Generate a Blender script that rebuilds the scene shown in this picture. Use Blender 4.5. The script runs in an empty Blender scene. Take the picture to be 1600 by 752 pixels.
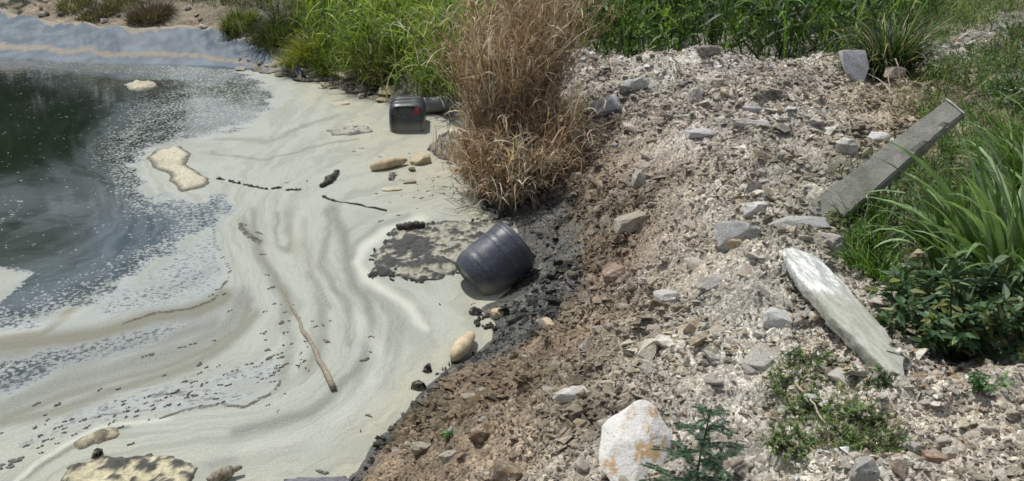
import bpy, bmesh, math, random
import numpy as np
from mathutils import Vector, Matrix, Euler
random.seed(7); rng = np.random.default_rng(7)
R = math.radians
SC = bpy.context.scene
COL = SC.collection

# ------------------------------------------------------------------ camera, world, sun, exposure
F = 1500.0; TH = R(20.8); CH = 3.66
cd = bpy.data.cameras.new('camera'); cam = bpy.data.objects.new('camera', cd); COL.objects.link(cam)
cam.location = (0, 0, CH); cam.rotation_euler = (math.pi/2 - TH, 0, 0)
cd.sensor_width = 36; cd.lens = 36*F/1600; cd.clip_start = .05; cd.clip_end = 1500
SC.camera = cam
SUN = Vector((-.28, .32, .90)).normalized()
w = bpy.data.worlds.new('World'); SC.world = w; w.use_nodes = True
nt = w.node_tree; nt.nodes.clear()
def wn(t, **k):
    n = nt.nodes.new(t)
    for a, b in k.items(): setattr(n, a, b)
    return n
sky = wn('ShaderNodeTexSky', sky_type='NISHITA', sun_disc=False)
sky.sun_elevation = math.asin(SUN.z); sky.sun_rotation = math.atan2(SUN.x, SUN.y)
sky.air_density = 1.2; sky.dust_density = 1.5
tc = wn('ShaderNodeTexCoord'); cn = wn('ShaderNodeTexNoise'); cn.inputs['Scale'].default_value = 2.6; cn.inputs['Detail'].default_value = 6
mp = wn('ShaderNodeMapping'); mp.inputs['Scale'].default_value = (1, 1, 2.4); mp.inputs['Location'].default_value = (3.1, .4, .2)
rp = wn('ShaderNodeValToRGB'); rp.color_ramp.elements[0].position = .47; rp.color_ramp.elements[1].position = .62
mx = wn('ShaderNodeMix', data_type='RGBA'); mx.inputs[7].default_value = (10, 10.3, 10.8, 1)
bg = wn('ShaderNodeBackground'); bg.inputs[1].default_value = .08; wo = wn('ShaderNodeOutputWorld')
L = nt.links.new
L(tc.outputs['Generated'], mp.inputs[0]); L(mp.outputs[0], cn.inputs[0]); L(cn.outputs[0], rp.inputs[0])
L(rp.outputs[0], mx.inputs[0]); L(sky.outputs[0], mx.inputs[6]); L(mx.outputs[2], bg.inputs[0]); L(bg.outputs[0], wo.inputs[0])
sd = bpy.data.lights.new('sun', 'SUN'); sd.energy = 3.9; sd.angle = R(.6); sd.color = (1, .965, .91)
so = bpy.data.objects.new('sun', sd); COL.objects.link(so); so.rotation_euler = SUN.to_track_quat('Z', 'Y').to_euler()
SC.view_settings.view_transform = 'Standard'; SC.view_settings.look = 'None'
SC.view_settings.exposure = 0; SC.cycles.filter_width = 1.6; SC.view_settings.gamma = 1

# ------------------------------------------------------------------ survey helpers
sT, cT = math.sin(TH), math.cos(TH)
def P(px, py, z=0.):
    v = (py-376)/F; d = (CH-z)/(sT+v*cT)
    return np.array([d*(px-800)/F, d*(cT-v*sT), z])
def proj(x, y, z):
    x, y, z = map(np.asarray, (x, y, z))
    d = np.maximum(y*cT+(CH-z)*sT, .3); v = (-y*sT+(CH-z)*cT)/d
    return 800+F*x/d, 376+F*v
def hsh(ix, iy, s):
    n = (ix.astype(np.int64)*374761393+iy.astype(np.int64)*668265263+s*974634777) & 0x7fffffff
    n = ((n ^ (n >> 13))*1274126177) & 0x7fffffff
    return ((n ^ (n >> 16)) & 0xffff)/65535.
def vnoise(x, y, s=0):
    ix, iy = np.floor(x), np.floor(y); fx, fy = x-ix, y-iy
    fx = fx*fx*(3-2*fx); fy = fy*fy*(3-2*fy)
    a, b, c, d = hsh(ix, iy, s), hsh(ix+1, iy, s), hsh(ix, iy+1, s), hsh(ix+1, iy+1, s)
    return ((a*(1-fx)+b*fx)*(1-fy)+(c*(1-fx)+d*fx)*fy)*2-1
def fbm(x, y, o=4, s=0):
    r = 0; a = 1
    for i in range(o):
        r = r+a*vnoise(x*2**i+i*7.3, y*2**i-i*3.1, s+i); a *= .5
    return r
def sstep(a, b, x):
    t = np.clip((x-a)/(b-a), 0, 1); return t*t*(3-2*t)
def line_dist(x, y, pl):
    best = np.full(x.shape, 1e9)
    for (x0, y0), (x1, y1) in zip(pl[:-1], pl[1:]):
        dx, dy = x1-x0, y1-y0; t = np.clip(((x-x0)*dx+(y-y0)*dy)/(dx*dx+dy*dy+1e-9), 0, 1)
        best = np.minimum(best, np.hypot(x-x0-t*dx, y-y0-t*dy))
    return best
def poly_sd(x, y, pl):                      # > 0 inside
    pl = list(pl); ins = np.zeros(x.shape, bool)
    for (x0, y0), (x1, y1) in zip(pl, pl[1:]+pl[:1]):
        if y0 == y1: continue
        ins ^= ((y0 > y) != (y1 > y)) & (x < (x1-x0)*(y-y0)/(y1-y0)+x0)
    d = line_dist(x, y, pl+[pl[0]])
    return np.where(ins, d, -d)
class RBF:
    def __init__(s, pts, vals, eps=1e-4):
        s.p = np.array(pts, float); v = np.array(vals, float).reshape(len(pts), -1); n = len(pts)
        A = np.zeros((n+1, n+1)); A[:n, :n] = -np.hypot(s.p[:, None, 0]-s.p[None, :, 0], s.p[:, None, 1]-s.p[None, :, 1])
        A[:n, :n] += np.eye(n)*-eps; A[n, :n] = 1; A[:n, n] = 1
        s.w = np.linalg.solve(A, np.vstack([v, np.zeros((1, v.shape[1]))]))
    def __call__(s, x, y):
        x, y = np.asarray(x, float), np.asarray(y, float); sh = x.shape; x = x.ravel(); y = y.ravel()
        out = np.empty((len(x), s.w.shape[1]))
        for i in range(0, len(x), 20000):
            r = -np.hypot(x[i:i+20000, None]-s.p[:, 0], y[i:i+20000, None]-s.p[:, 1])
            out[i:i+20000] = r@s.w[:-1]+s.w[-1]
        return out.reshape(sh+(s.w.shape[1],))

# ------------------------------------------------------------------ terrain heights
SHORE = [(-700, 60), (-300, 78), (0, 90), (150, 95), (300, 101), (400, 107), (450, 112), (520, 127), (590, 150), (640, 168), (700, 188),
         (722, 232), (738, 290), (752, 322), (792, 335), (806, 352), (815, 400), (795, 455), (752, 482), (776, 515), (766, 536),
         (735, 560), (700, 578), (665, 605), (640, 635), (610, 668), (580, 700), (562, 725), (545, 752)]
TP, TZ = [], []
def tp(px, py, z): p = P(px, py, z); TP.append((p[0], p[1])); TZ.append(z)
shore_w = [tuple(P(a, b, 0)[:2]) for a, b in SHORE]+[(-1.7, 3.9), (-3.4, 2.7), (-6.5, 1.2), (-14, 0), (-30, 0)]
for i, (x, y) in enumerate(shore_w): TP.append((x, y)); TZ.append(.0)
for i in range(1, len(shore_w)-1):           # pond floor a step offshore
    a, b = np.array(shore_w[i-1]), np.array(shore_w[i+1]); t = (b-a)/np.linalg.norm(b-a); n = np.array([t[1], -t[0]])
    q = np.array(shore_w[i])+n*.9
    if P(0, 0) is not None and np.min(np.hypot(*(q-np.array(shore_w)).T)) > .6: TP.append(tuple(q)); TZ.append(-.35)
for q in [(-3, 7), (-3, 12), (-6, 14), (-8, 10), (-10, 16), (-14, 10), (-5, 5.5), (-20, 14), (-30, 12)]: TP.append(q); TZ.append(-.6)
for a in [ # bank slope
    (660, 700, .35), (760, 752, .55), (760, 620, .35), (850, 560, .4), (900, 480, .35), (930, 400, .4), (920, 320, .35), (900, 250, .35),
    (900, 700, .95), (1000, 752, 1.12), (1000, 600, .9), (1080, 480, .95), (1080, 380, .95), (1050, 300, .85), (1020, 220, .85), (930, 160, .7), (880, 110, .75),
    (1150, 700, 1.32), (1180, 600, 1.33), (1200, 500, 1.33), (1210, 400, 1.38), (1200, 310, 1.35), (1180, 230, 1.25), (1120, 150, 1.2),
    (1300, 740, 1.45), (1330, 650, 1.42), (1330, 560, 1.42), (1290, 450, 1.42), (1290, 330, 1.36), (1290, 240, 1.26), (1300, 160, 1.2),
    (850, 72, .93), (930, 80, 1.0), (965, 98, .90), (1040, 82, 1.12), (1100, 82, 1.12), (1160, 98, 1.05), (1290, 102, 1.05), (1390, 112, 1.02),
    (1450, 740, 1.5), (1500, 660, 1.45), (1590, 700, 1.5), (1580, 600, 1.38), (1440, 560, 1.34), (1450, 470, 1.2), (1400, 400, 1.25), (1580, 520, 1.2),
    (1400, 300, 1.15), (1500, 350, 1.05), (1590, 400, 1.05), (1480, 220, 1.0), (1590, 250, .95), (1420, 130, 1.02), (1500, 90, .95), (1590, 100, .95),
    (1500, 60, .9), (1590, 40, .9), (1450, 75, .9),
    # beyond the mound and the far bank
    (1000, 45, .35), (1200, 50, .4), (900, 30, .5), (800, 60, .6), (780, 130, .35), (800, 200, .25), (850, 160, .45), (760, 240, .1), (800, 300, .1), (860, 300, .22),
    (720, 110, .45), (650, 120, .4), (560, 100, .4), (480, 80, .45), (600, 60, .7), (500, 40, .75), (400, 62, .45), (400, 30, .8),
    (-60, 28, .5), (0, 30, .5), (100, 38, .5), (180, 56, .42), (260, 54, .42), (350, 64, .4), (300, 20, .8), (150, 10, .8), (0, 5, .8), (-300, 0, .7)]: tp(*a)
for a, b_, z in [(850, 72, .93), (930, 80, 1.0), (965, 98, .90), (1040, 82, 1.12), (1100, 82, 1.12), (1160, 98, 1.05), (1230, 100, 1.05), (1290, 102, 1.05), (1360, 108, 1.03)]:
    q = P(a, b_, z)
    for dy, dz in ((.6, .18), (1.2, .5), (2.2, .62), (4., .65)): TP.append((q[0]*(1+dy/q[1]), q[1]+dy)); TZ.append(z-dz)
for x, y, z in [(0, 0, 1.95), (-1, 1.5, 1.7), (2, 1.5, 1.8), (5, 0, 1.7), (5, 5, 1.3), (9, 9, .9), (-5, -4, 1.9), (0, -10, 1.9), (10, -10, 1.5), (-30, -8, 1.9), (-12, -3, 1.6),
                (-30, 32, 1.4), (-15, 32, 1.4), (0, 32, 1.2), (15, 30, 1.2), (30, 15, 1), (60, 0, 1.5), (60, 60, 2), (0, 80, 3), (-60, 60, 3), (-60, 0, 1.5), (0, -60, 2)]: TP.append((x, y)); TZ.append(z)
TR = RBF(TP, TZ, 1e-3)
GX = np.arange(-26, 16.01, .08); GY = np.arange(-4, 34.01, .08)
_gx, _gy = np.meshgrid(GX, GY); HB = TR(_gx, _gy)[..., 0]
SH = np.array(shore_w)
def Hbase(x, y):
    x, y = np.asarray(x, float), np.asarray(y, float)
    u = np.clip((x-GX[0])/.08, 0, len(GX)-1.001); v = np.clip((y-GY[0])/.08, 0, len(GY)-1.001)
    i, j = u.astype(int), v.astype(int); a, b = u-i, v-j
    z = (HB[j, i]*(1-a)+HB[j, i+1]*a)*(1-b)+(HB[j+1, i]*(1-a)+HB[j+1, i+1]*a)*b
    out = (x < GX[0]) | (x > GX[-1]) | (y < GY[0]) | (y > GY[-1])
    if out.any(): z = np.where(out, 0, z); z[out] = TR(x[out], y[out])[..., 0]
    return z
def H(x, y):
    x, y = np.atleast_1d(np.asarray(x, float)), np.atleast_1d(np.asarray(y, float)); z = Hbase(x, y)
    k = sstep(-.05, .5, z); r = sstep(.9, 1.3, z)
    n = .085*fbm(x*1.3, y*1.3, 3, 3)*k+.075*fbm(x*4.2, y*4.2, 3, 11)*(.1+.9*k)+.045*np.abs(fbm(x*11, y*11, 3, 21))*(.1+k)
    n = n*(1-.85*sstep(17.5, 19, y)*sstep(-6.2, -7.2, x)*sstep(23.5, 22.5, y))
    return z+n
def H1(x, y): return float(H(x, y)[0])
def hit(px, py, lift=0.):
    v = (py-376)/F; dv = np.array([(px-800)/F, cT-v*sT, -(sT+v*cT)]); ds = np.arange(2.5, 60, .02)
    x, y, z = dv[0]*ds, dv[1]*ds, CH+dv[2]*ds; below = z < np.maximum(H(x, y), 0)+lift
    i = int(np.argmax(below)) if below.any() else -1
    return Vector((x[i], y[i], z[i]))

# ------------------------------------------------------------------ ground colour zones
pale, brown, mud, path, soil, fary, greyr, olive = (.45, .425, .375), (.235, .18, .125), (.06, .06, .052), (.50, .45, .385), (.10, .095, .06), (.25, .21, .155), (.43, .405, .375), (.2, .2, .1)
CZ = [(600, 720, brown), (660, 690, brown), (700, 640, brown), (800, 600, (.26, .20, .14)), (700, 752, brown), (800, 700, (.29, .235, .175)), (820, 650, (.26, .21, .155)), (750, 600, brown), (870, 600, (.29, .24, .18)), (880, 540, brown), (920, 450, brown), (930, 380, brown), (900, 300, (.2, .155, .11)),
      (990, 330, (.26, .205, .15)), (960, 290, (.26, .2, .15)), (1000, 390, (.27, .21, .16)), (960, 480, (.28, .22, .165)), (1000, 440, (.42, .37, .32)), (900, 230, (.25, .2, .15)), (980, 250, (.29, .24, .19)), (940, 640, (.34, .29, .23)), (1050, 550, pale), (1000, 700, pale), (1150, 600, pale), (1150, 450, pale), (1150, 300, pale), (1100, 200, greyr), (1000, 130, greyr),
      (900, 90, greyr), (1200, 100, greyr), (1250, 180, greyr), (1250, 300, pale), (1300, 430, pale), (1250, 550, pale), (1250, 680, pale), (1400, 690, path), (1550, 640, path), (1580, 720, path), (1480, 590, path),
      (1400, 450, (.3, .27, .2)), (1480, 450, soil), (1580, 500, soil), (1380, 350, olive), (1500, 300, soil), (1400, 230, (.3, .25, .17)), (1370, 170, (.36, .3, .22)), (1480, 120, (.3, .28, .18)), (1540, 75, (.42, .4, .36)), (1590, 150, soil),
      (850, 180, (.2, .16, .12)), (800, 290, soil), (760, 250, soil), (700, 150, soil), (620, 130, soil), (500, 100, (.25, .22, .17)), (450, 95, (.3, .27, .22)), (330, 55, fary), (200, 50, fary), (100, 20, fary), (400, 30, soil), (550, 60, soil), (1000, 20, soil), (1300, 20, soil),
      (840, 330, mud), (860, 380, mud), (850, 430, mud), (830, 480, mud), (780, 520, mud), (800, 350, mud)]
_ch = [hit(a, b) for a, b, c in CZ]
CR = RBF([(p.x, p.y) for p in _ch]+[(-10, -10), (20, -10), (20, 30), (-30, 30), (0, 60)], [c for a, b, c in CZ]+[path, path, soil, soil, soil], 1e-3)
MUDP = [(752, 305), (895, 305), (905, 400), (890, 455), (870, 505), (810, 545), (722, 572), (676, 600), (632, 655), (582, 725), (570, 790), (500, 790), (560, 700), (700, 560), (740, 480)]
MUDW = [tuple(hit(a, b)[:2]) for a, b in MUDP]
def ground_col(x, y, z):
    c = np.clip(CR(x, y), .03, .6)
    n = fbm(x*2.2, y*2.2, 3, 40)[..., None]; c = c*(1+.25*n)*np.array([.90, .895, .86])
    m = poly_sd(x, y, MUDW)+.13*fbm(x*5, y*5, 3, 44); m = sstep(-.05, .1, m)
    m = np.maximum(m, 1-sstep(.02, .10, z+.03*fbm(x*6, y*6, 2, 45)))[..., None]
    return c*(1-m)+np.array(mud)*m

# ------------------------------------------------------------------ mesh helpers
def mesh_np(name, V, faces, cols=None, smooth=False, extra=None):
    me = bpy.data.meshes.new(name); V = np.asarray(V, np.float32); fl = [np.asarray(f, np.int32) for f in faces if len(f)]
    me.vertices.add(len(V)); me.vertices.foreach_set('co', V.ravel())
    idx = np.concatenate([f.ravel() for f in fl]); tot = np.concatenate([np.full(len(f), f.shape[1], np.int32) for f in fl])
    me.loops.add(len(idx)); me.loops.foreach_set('vertex_index', idx)
    me.polygons.add(len(tot)); me.polygons.foreach_set('loop_start', np.concatenate([[0], np.cumsum(tot)[:-1]]).astype(np.int32)); me.polygons.foreach_set('loop_total', tot)
    me.polygons.foreach_set('use_smooth', np.full(len(tot), smooth, bool))
    if cols is not None:
        a = me.attributes.new('col', 'FLOAT_COLOR', 'POINT'); c = np.ones((len(V), 4), np.float32); c[:, :3] = cols; a.data.foreach_set('color', c.ravel())
    for k, v in (extra or {}).items():
        a = me.attributes.new(k, 'FLOAT', 'POINT'); a.data.foreach_set('value', np.asarray(v, np.float32).ravel())
    me.update(calc_edges=True); me.validate(); return me
def obj(name, me, mat=None, parent=None, loc=None, rot=None, scale=None):
    o = bpy.data.objects.new(name, me); COL.objects.link(o)
    if mat and len(me.materials) == 0: me.materials.append(mat)
    if parent: o.parent = parent
    if loc is not None: o.location = loc
    if rot is not None: o.rotation_euler = rot
    if scale is not None: o.scale = scale if hasattr(scale, '__len__') else (scale,)*3
    return o
def tag(o, label=None, cat=None, group=None, kind=None):
    for k, v in (('label', label), ('category', cat), ('group', group), ('kind', kind)):
        if v: o[k] = v
    return o
def empty(name, loc, rz=0):
    o = bpy.data.objects.new(name, None); COL.objects.link(o); o.location = loc; o.rotation_euler = (0, 0, rz); o.empty_display_size = .1; return o
def grid_faces(nx, ny):
    i, j = np.meshgrid(np.arange(nx-1), np.arange(ny-1)); a = (j*nx+i).ravel()
    return np.stack([a, a+1, a+nx+1, a+nx], 1)
def hull(pts):
    bm = bmesh.new(); vs = [bm.verts.new(p) for p in pts]; r = bmesh.ops.convex_hull(bm, input=vs)
    bmesh.ops.delete(bm, geom=list({g for g in r['geom_interior']+r['geom_unused'] if isinstance(g, bmesh.types.BMVert)}), context='VERTS')
    return bm
def bm_np(bm):
    bmesh.ops.triangulate(bm, faces=bm.faces[:]); bm.verts.index_update()
    V = np.array([v.co[:] for v in bm.verts]); T = np.array([[v.index for v in f.verts] for f in bm.faces]); return V, T
def tube_np(path, rad, n=6):
    path = np.array(path, float); rad = np.broadcast_to(rad, len(path)); V = []
    for i, p in enumerate(path):
        t = path[min(i+1, len(path)-1)]-path[max(i-1, 0)]; t = t/(np.linalg.norm(t)+1e-9)
        a = np.cross(t, [0, 0, 1.] if abs(t[2]) < .9 else [1., 0, 0]); a /= np.linalg.norm(a); b = np.cross(t, a)
        for k in range(n): an = 2*math.pi*k/n; V.append(p+rad[i]*(math.cos(an)*a+math.sin(an)*b))
    Q = [[i*n+k, i*n+(k+1) % n, (i+1)*n+(k+1) % n, (i+1)*n+k] for i in range(len(path)-1) for k in range(n)]
    return np.array(V), np.array(Q)
def merge(parts):
    Vs, Fs, Cs, o = [], {}, [], 0
    for p in parts:
        V, T = p[0], p[1]; Vs.append(V)
        for f in (T if isinstance(T, list) else [T]): Fs.setdefault(f.shape[1], []).append(f+o)
        if len(p) > 2: Cs.append(np.broadcast_to(p[2], (len(V), 3)))
        o += len(V)
    return np.vstack(Vs), [np.vstack(f) for f in Fs.values()], (np.vstack(Cs) if Cs else None)

# ------------------------------------------------------------------ materials
class NB:
    def __init__(s, name):
        s.m = bpy.data.materials.new(name); s.m.use_nodes = True; s.t = s.m.node_tree; s.t.nodes.clear()
        s.out = s.n('ShaderNodeOutputMaterial')
    def n(s, t, **k):
        x = s.t.nodes.new(t)
        for a, b in k.items(): setattr(x, a, b)
        return x
    def set(s, inp, v):
        if isinstance(v, bpy.types.NodeSocket): s.t.links.new(v, inp)
        elif isinstance(v, tuple) and len(v) == 3 and inp.type == 'RGBA': inp.default_value = (*v, 1)
        else: inp.default_value = v
    def math(s, op, a, b=0., c=None, clamp=False):
        x = s.n('ShaderNodeMath', operation=op, use_clamp=clamp); s.set(x.inputs[0], a); s.set(x.inputs[1], b)
        if c is not None: s.set(x.inputs[2], c)
        return x.outputs[0]
    def mix(s, f, a, b, mode='MIX'):
        x = s.n('ShaderNodeMix', data_type='RGBA', blend_type=mode); s.set(x.inputs[0], f); s.set(x.inputs[6], a); s.set(x.inputs[7], b); return x.outputs[2]
    def attr(s, name, out='Fac', typ='GEOMETRY'): return s.n('ShaderNodeAttribute', attribute_name=name, attribute_type=typ).outputs[out]
    def pos(s): return s.n('ShaderNodeNewGeometry').outputs['Position']
    def objc(s): return s.n('ShaderNodeTexCoord').outputs['Object']
    def noise(s, vec, scale, detail=3, rough=.55, out=0):
        x = s.n('ShaderNodeTexNoise'); s.set(x.inputs['Vector'], vec); s.set(x.inputs['Scale'], scale); x.inputs['Detail'].default_value = detail; x.inputs['Roughness'].default_value = rough; return x.outputs[out]
    def vor(s, vec, scale, out='Distance', feature='F1', rnd=1.):
        x = s.n('ShaderNodeTexVoronoi', feature=feature); s.set(x.inputs['Vector'], vec); s.set(x.inputs['Scale'], scale); x.inputs['Randomness'].default_value = rnd; return x.outputs[out]
    def mapr(s, v, a, b, c=0., d=1., smooth=True):
        x = s.n('ShaderNodeMapRange', interpolation_type='SMOOTHSTEP' if smooth else 'LINEAR'); 
        for i, q in enumerate((v, a, b, c, d)): s.set(x.inputs[i], q)
        return x.outputs[0]
    def comb(s, x, y, z):
        c = s.n('ShaderNodeCombineXYZ'); s.set(c.inputs[0], x); s.set(c.inputs[1], y); s.set(c.inputs[2], z); return c.outputs[0]
    def bump(s, h, dist=.01, st=1.):
        b = s.n('ShaderNodeBump'); b.inputs['Strength'].default_value = st; b.inputs['Distance'].default_value = dist; s.set(b.inputs['Height'], h); return b.outputs[0]
    def bsdf(s, col, rough=.8, bump=None, spec=.5, **k):
        b = s.n('ShaderNodeBsdfPrincipled'); s.set(b.inputs['Base Color'], col); s.set(b.inputs['Roughness'], rough); s.set(b.inputs['Specular IOR Level'], spec)
        if bump is not None: s.set(b.inputs['Normal'], bump)
        for a, v in k.items(): s.set(b.inputs[a], v)
        return b.outputs[0]
    def done(s, sh): s.t.links.new(sh, s.out.inputs[0]); return s.m

def mat_ground():
    b = NB('ground'); p = b.pos(); c = b.attr('col', 'Color')
    cell = b.vor(p, 45., 'Color'); cs = b.n('ShaderNodeSeparateColor'); b.set(cs.inputs[0], cell)
    v1 = b.mapr(cs.outputs[0], 0., 1., .55, 1.5, False)
    cell2 = b.vor(p, 110., 'Color'); c2 = b.n('ShaderNodeSeparateColor'); b.set(c2.inputs[0], cell2)
    v2 = b.mapr(c2.outputs[1], 0., 1., .65, 1.35, False)
    n = b.mapr(b.noise(p, 6., 5), .3, .7, .75, 1.25)
    k = b.math('MULTIPLY', b.math('MULTIPLY', v1, v2), n)
    col = b.mix(1., c, b.comb(k, k, k), 'MULTIPLY')
    col = b.mix(b.mapr(cs.outputs[2], .78, .82, 0., .25), col, (.24, .205, .15))
    d1 = b.vor(p, 45.); h = b.math('ADD', b.math('MULTIPLY', b.math('SUBTRACT', 1., d1), .6), b.noise(p, 60., 4))
    lum = b.n('ShaderNodeSeparateColor'); b.set(lum.inputs[0], c)
    rough = b.mapr(lum.outputs[0], .05, .12, .35, .9)
    return b.done(b.bsdf(col, rough, b.bump(h, .012)))
def mat_stone(name, src='attr', bs=.006):
    b = NB(name); p = b.pos() if src == 'attr' else b.objc()
    c = b.attr('col', 'Color') if src == 'attr' else b.n('ShaderNodeObjectInfo').outputs['Color']
    n = b.noise(p, 14. if src != 'attr' else 30., 6, .65); k = b.mapr(n, .3, .7, .62, 1.3)
    col = b.mix(1., c, b.comb(k, k, k), 'MULTIPLY')
    if src != 'attr':
        w2 = b.pos(); st = b.noise(w2, 9., 5); col = b.mix(b.mapr(st, .52, .68, 0., .55), col, (.34, .26, .17))
        col = b.mix(b.mapr(b.noise(w2, 34., 5, .7), .50, .62, 0., .65), col, (.50, .475, .42)); col = b.mix(b.mapr(b.noise(w2, 60., 4, .7), .58, .68, 0., .75), col, (.10, .09, .075))
    return b.done(b.bsdf(col, .9, b.bump(b.noise(b.pos(), 70., 6, .75), bs*2), .2))
def mat_veg(name, trans=.35, rough=.5, rnd=False):
    b = NB(name); c = b.attr('col', 'Color') if not rnd else b.n('ShaderNodeObjectInfo').outputs['Color']
    k = b.mapr(b.noise(b.pos(), 9., 3), .3, .7, .75, 1.25); col = b.mix(1., c, b.comb(k, k, k), 'MULTIPLY')
    s1 = b.bsdf(col, rough, None, .35); t = b.n('ShaderNodeBsdfTranslucent'); b.set(t.inputs[0], b.mix(1., col, (1.1, 1.15, .6), 'MULTIPLY'))
    m = b.n('ShaderNodeMixShader'); m.inputs[0].default_value = trans; b.t.links.new(s1, m.inputs[1]); b.t.links.new(t.outputs[0], m.inputs[2])
    return b.done(m.outputs[0])
M_GROUND, M_GRAVEL, M_ROCK = mat_ground(), mat_stone('gravel'), mat_stone('rock', 'obj')
M_VEG, M_DRY, M_LEAF = mat_veg('foliage'), mat_veg('dry_grass', .22, .65), mat_veg('leaf', .3, .42)

# ------------------------------------------------------------------ ground sheet
def spaced(segs):
    r = []
    for a, b, s in segs: r += list(np.arange(a, b, s))
    return np.array(r+[segs[-1][1]])
def grow(a, b, s, g=1.25):
    r = [a]; 
    while (r[-1] < b if b > a else r[-1] > b): r.append(r[-1]+(s if b > a else -s)); s *= g
    return r[1:]
xs = np.array(sorted(grow(-14., -300., .4))+list(spaced([(-14, -2.2, .09), (-2.2, 5, .027), (5, 9, .07)]))+grow(9., 300., .3))
ys = np.array(sorted(grow(2.6, -200., .3))+list(spaced([(2.6, 9, .026), (9, 15.5, .045), (15.5, 26, .11)]))+grow(26., 400., .4))
X, Y = np.meshgrid(xs, ys); Z = H(X.ravel(), Y.ravel())
c = ground_col(X.ravel(), Y.ravel(), Z)
g = obj('ground', mesh_np('ground', np.stack([X.ravel(), Y.ravel(), Z], 1), [grid_faces(len(xs), len(ys))], c, True), M_GROUND); tag(g, kind='structure')

# ------------------------------------------------------------------ water with its foam
OPEN = [(-900, 10), (-400, 20), (300, 50), (375, 98), (425, 148), (425, 172), (390, 195), (330, 212), (290, 222), (235, 232), (212, 262), (232, 302), (300, 318), (345, 303), (366, 325), (340, 345),
        (318, 362), (275, 392), (235, 415), (190, 450), (145, 474), (95, 492), (50, 506), (0, 522), (-400, 620), (-900, 720)]
PATCH = [(342, 352), (350, 400), (355, 430), (335, 462), (300, 475), (230, 488), (160, 500), (128, 488), (180, 450), (230, 417), (290, 372)]
SPK2 = [(-300, 600), (0, 554), (80, 538), (160, 524), (250, 502), (320, 496), (250, 535), (170, 562), (80, 595), (0, 625), (-300, 690)]
TONG = [(-60, 424), (0, 420), (48, 426), (30, 445), (0, 470), (-60, 500)]
# traced flow lines (value of the stream, points)
FL = [(0., [(760, 330), (680, 336), (620, 350), (580, 372), (562, 402), (575, 432), (615, 460), (650, 495), (655, 540), (630, 600), (580, 650), (500, 700), (380, 730), (260, 760)]),
      (1., [(740, 290), (640, 315), (560, 330), (535, 365), (535, 400), (550, 435), (585, 475), (592, 520), (575, 565), (540, 615), (480, 655), (380, 690), (240, 705), (120, 740), (40, 780)]),
      (2., [(640, 280), (520, 318), (505, 350), (503, 400), (520, 445), (552, 490), (556, 535), (535, 585), (480, 632), (380, 662), (240, 675), (120, 700), (30, 752)]),
      (3., [(600, 220), (470, 310), (470, 360), (482, 410), (500, 455), (520, 500), (520, 550), (480, 605), (400, 640), (290, 652), (180, 660), (70, 700), (-20, 752)]),
      (4., [(560, 180), (430, 300), (420, 350), (430, 400), (450, 450), (462, 500), (455, 550), (420, 590), (350, 618), (240, 632), (120, 650), (0, 700), (-80, 740)]),
      (5., [(500, 160), (400, 290), (385, 340), (400, 390), (415, 440), (415, 490), (390, 540), (330, 575), (230, 600), (110, 625), (0, 665), (-100, 700)]),
      (6., [(470, 150), (370, 300), (352, 350), (368, 400), (378, 445), (362, 490), (320, 525), (240, 555), (150, 580), (50, 615), (-60, 660)]),
      (7., [(340, 345), (352, 400), (358, 432), (338, 465), (300, 482), (240, 495), (160, 520), (80, 545), (0, 562), (-80, 590)]),
      (8., [(300, 380), (300, 420), (280, 445), (240, 465), (180, 488), (120, 505), (60, 520), (-80, 545)]),
      (9., [(235, 392), (200, 428), (150, 462), (100, 485), (50, 500), (-80, 520)]),
      (10., [(200, 360), (150, 410), (80, 440), (0, 460)]), (12., [(150, 300), (60, 360), (-60, 400)]),
      (6.5, [(250, 250), (300, 210), (400, 190), (440, 160)]), (9., [(150, 230), (260, 150), (380, 120)]), (12., [(0, 200), (150, 110)])]
_p, _v = [], []
for v, pl in FL:
    for i in range(len(pl)-1):
        for t in (0, .5): _p.append(((1-t)*pl[i][0]+t*pl[i+1][0], (1-t)*pl[i][1]+t*pl[i+1][1])); _v.append(v)
PSI = RBF(_p, _v, 2.)
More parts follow.
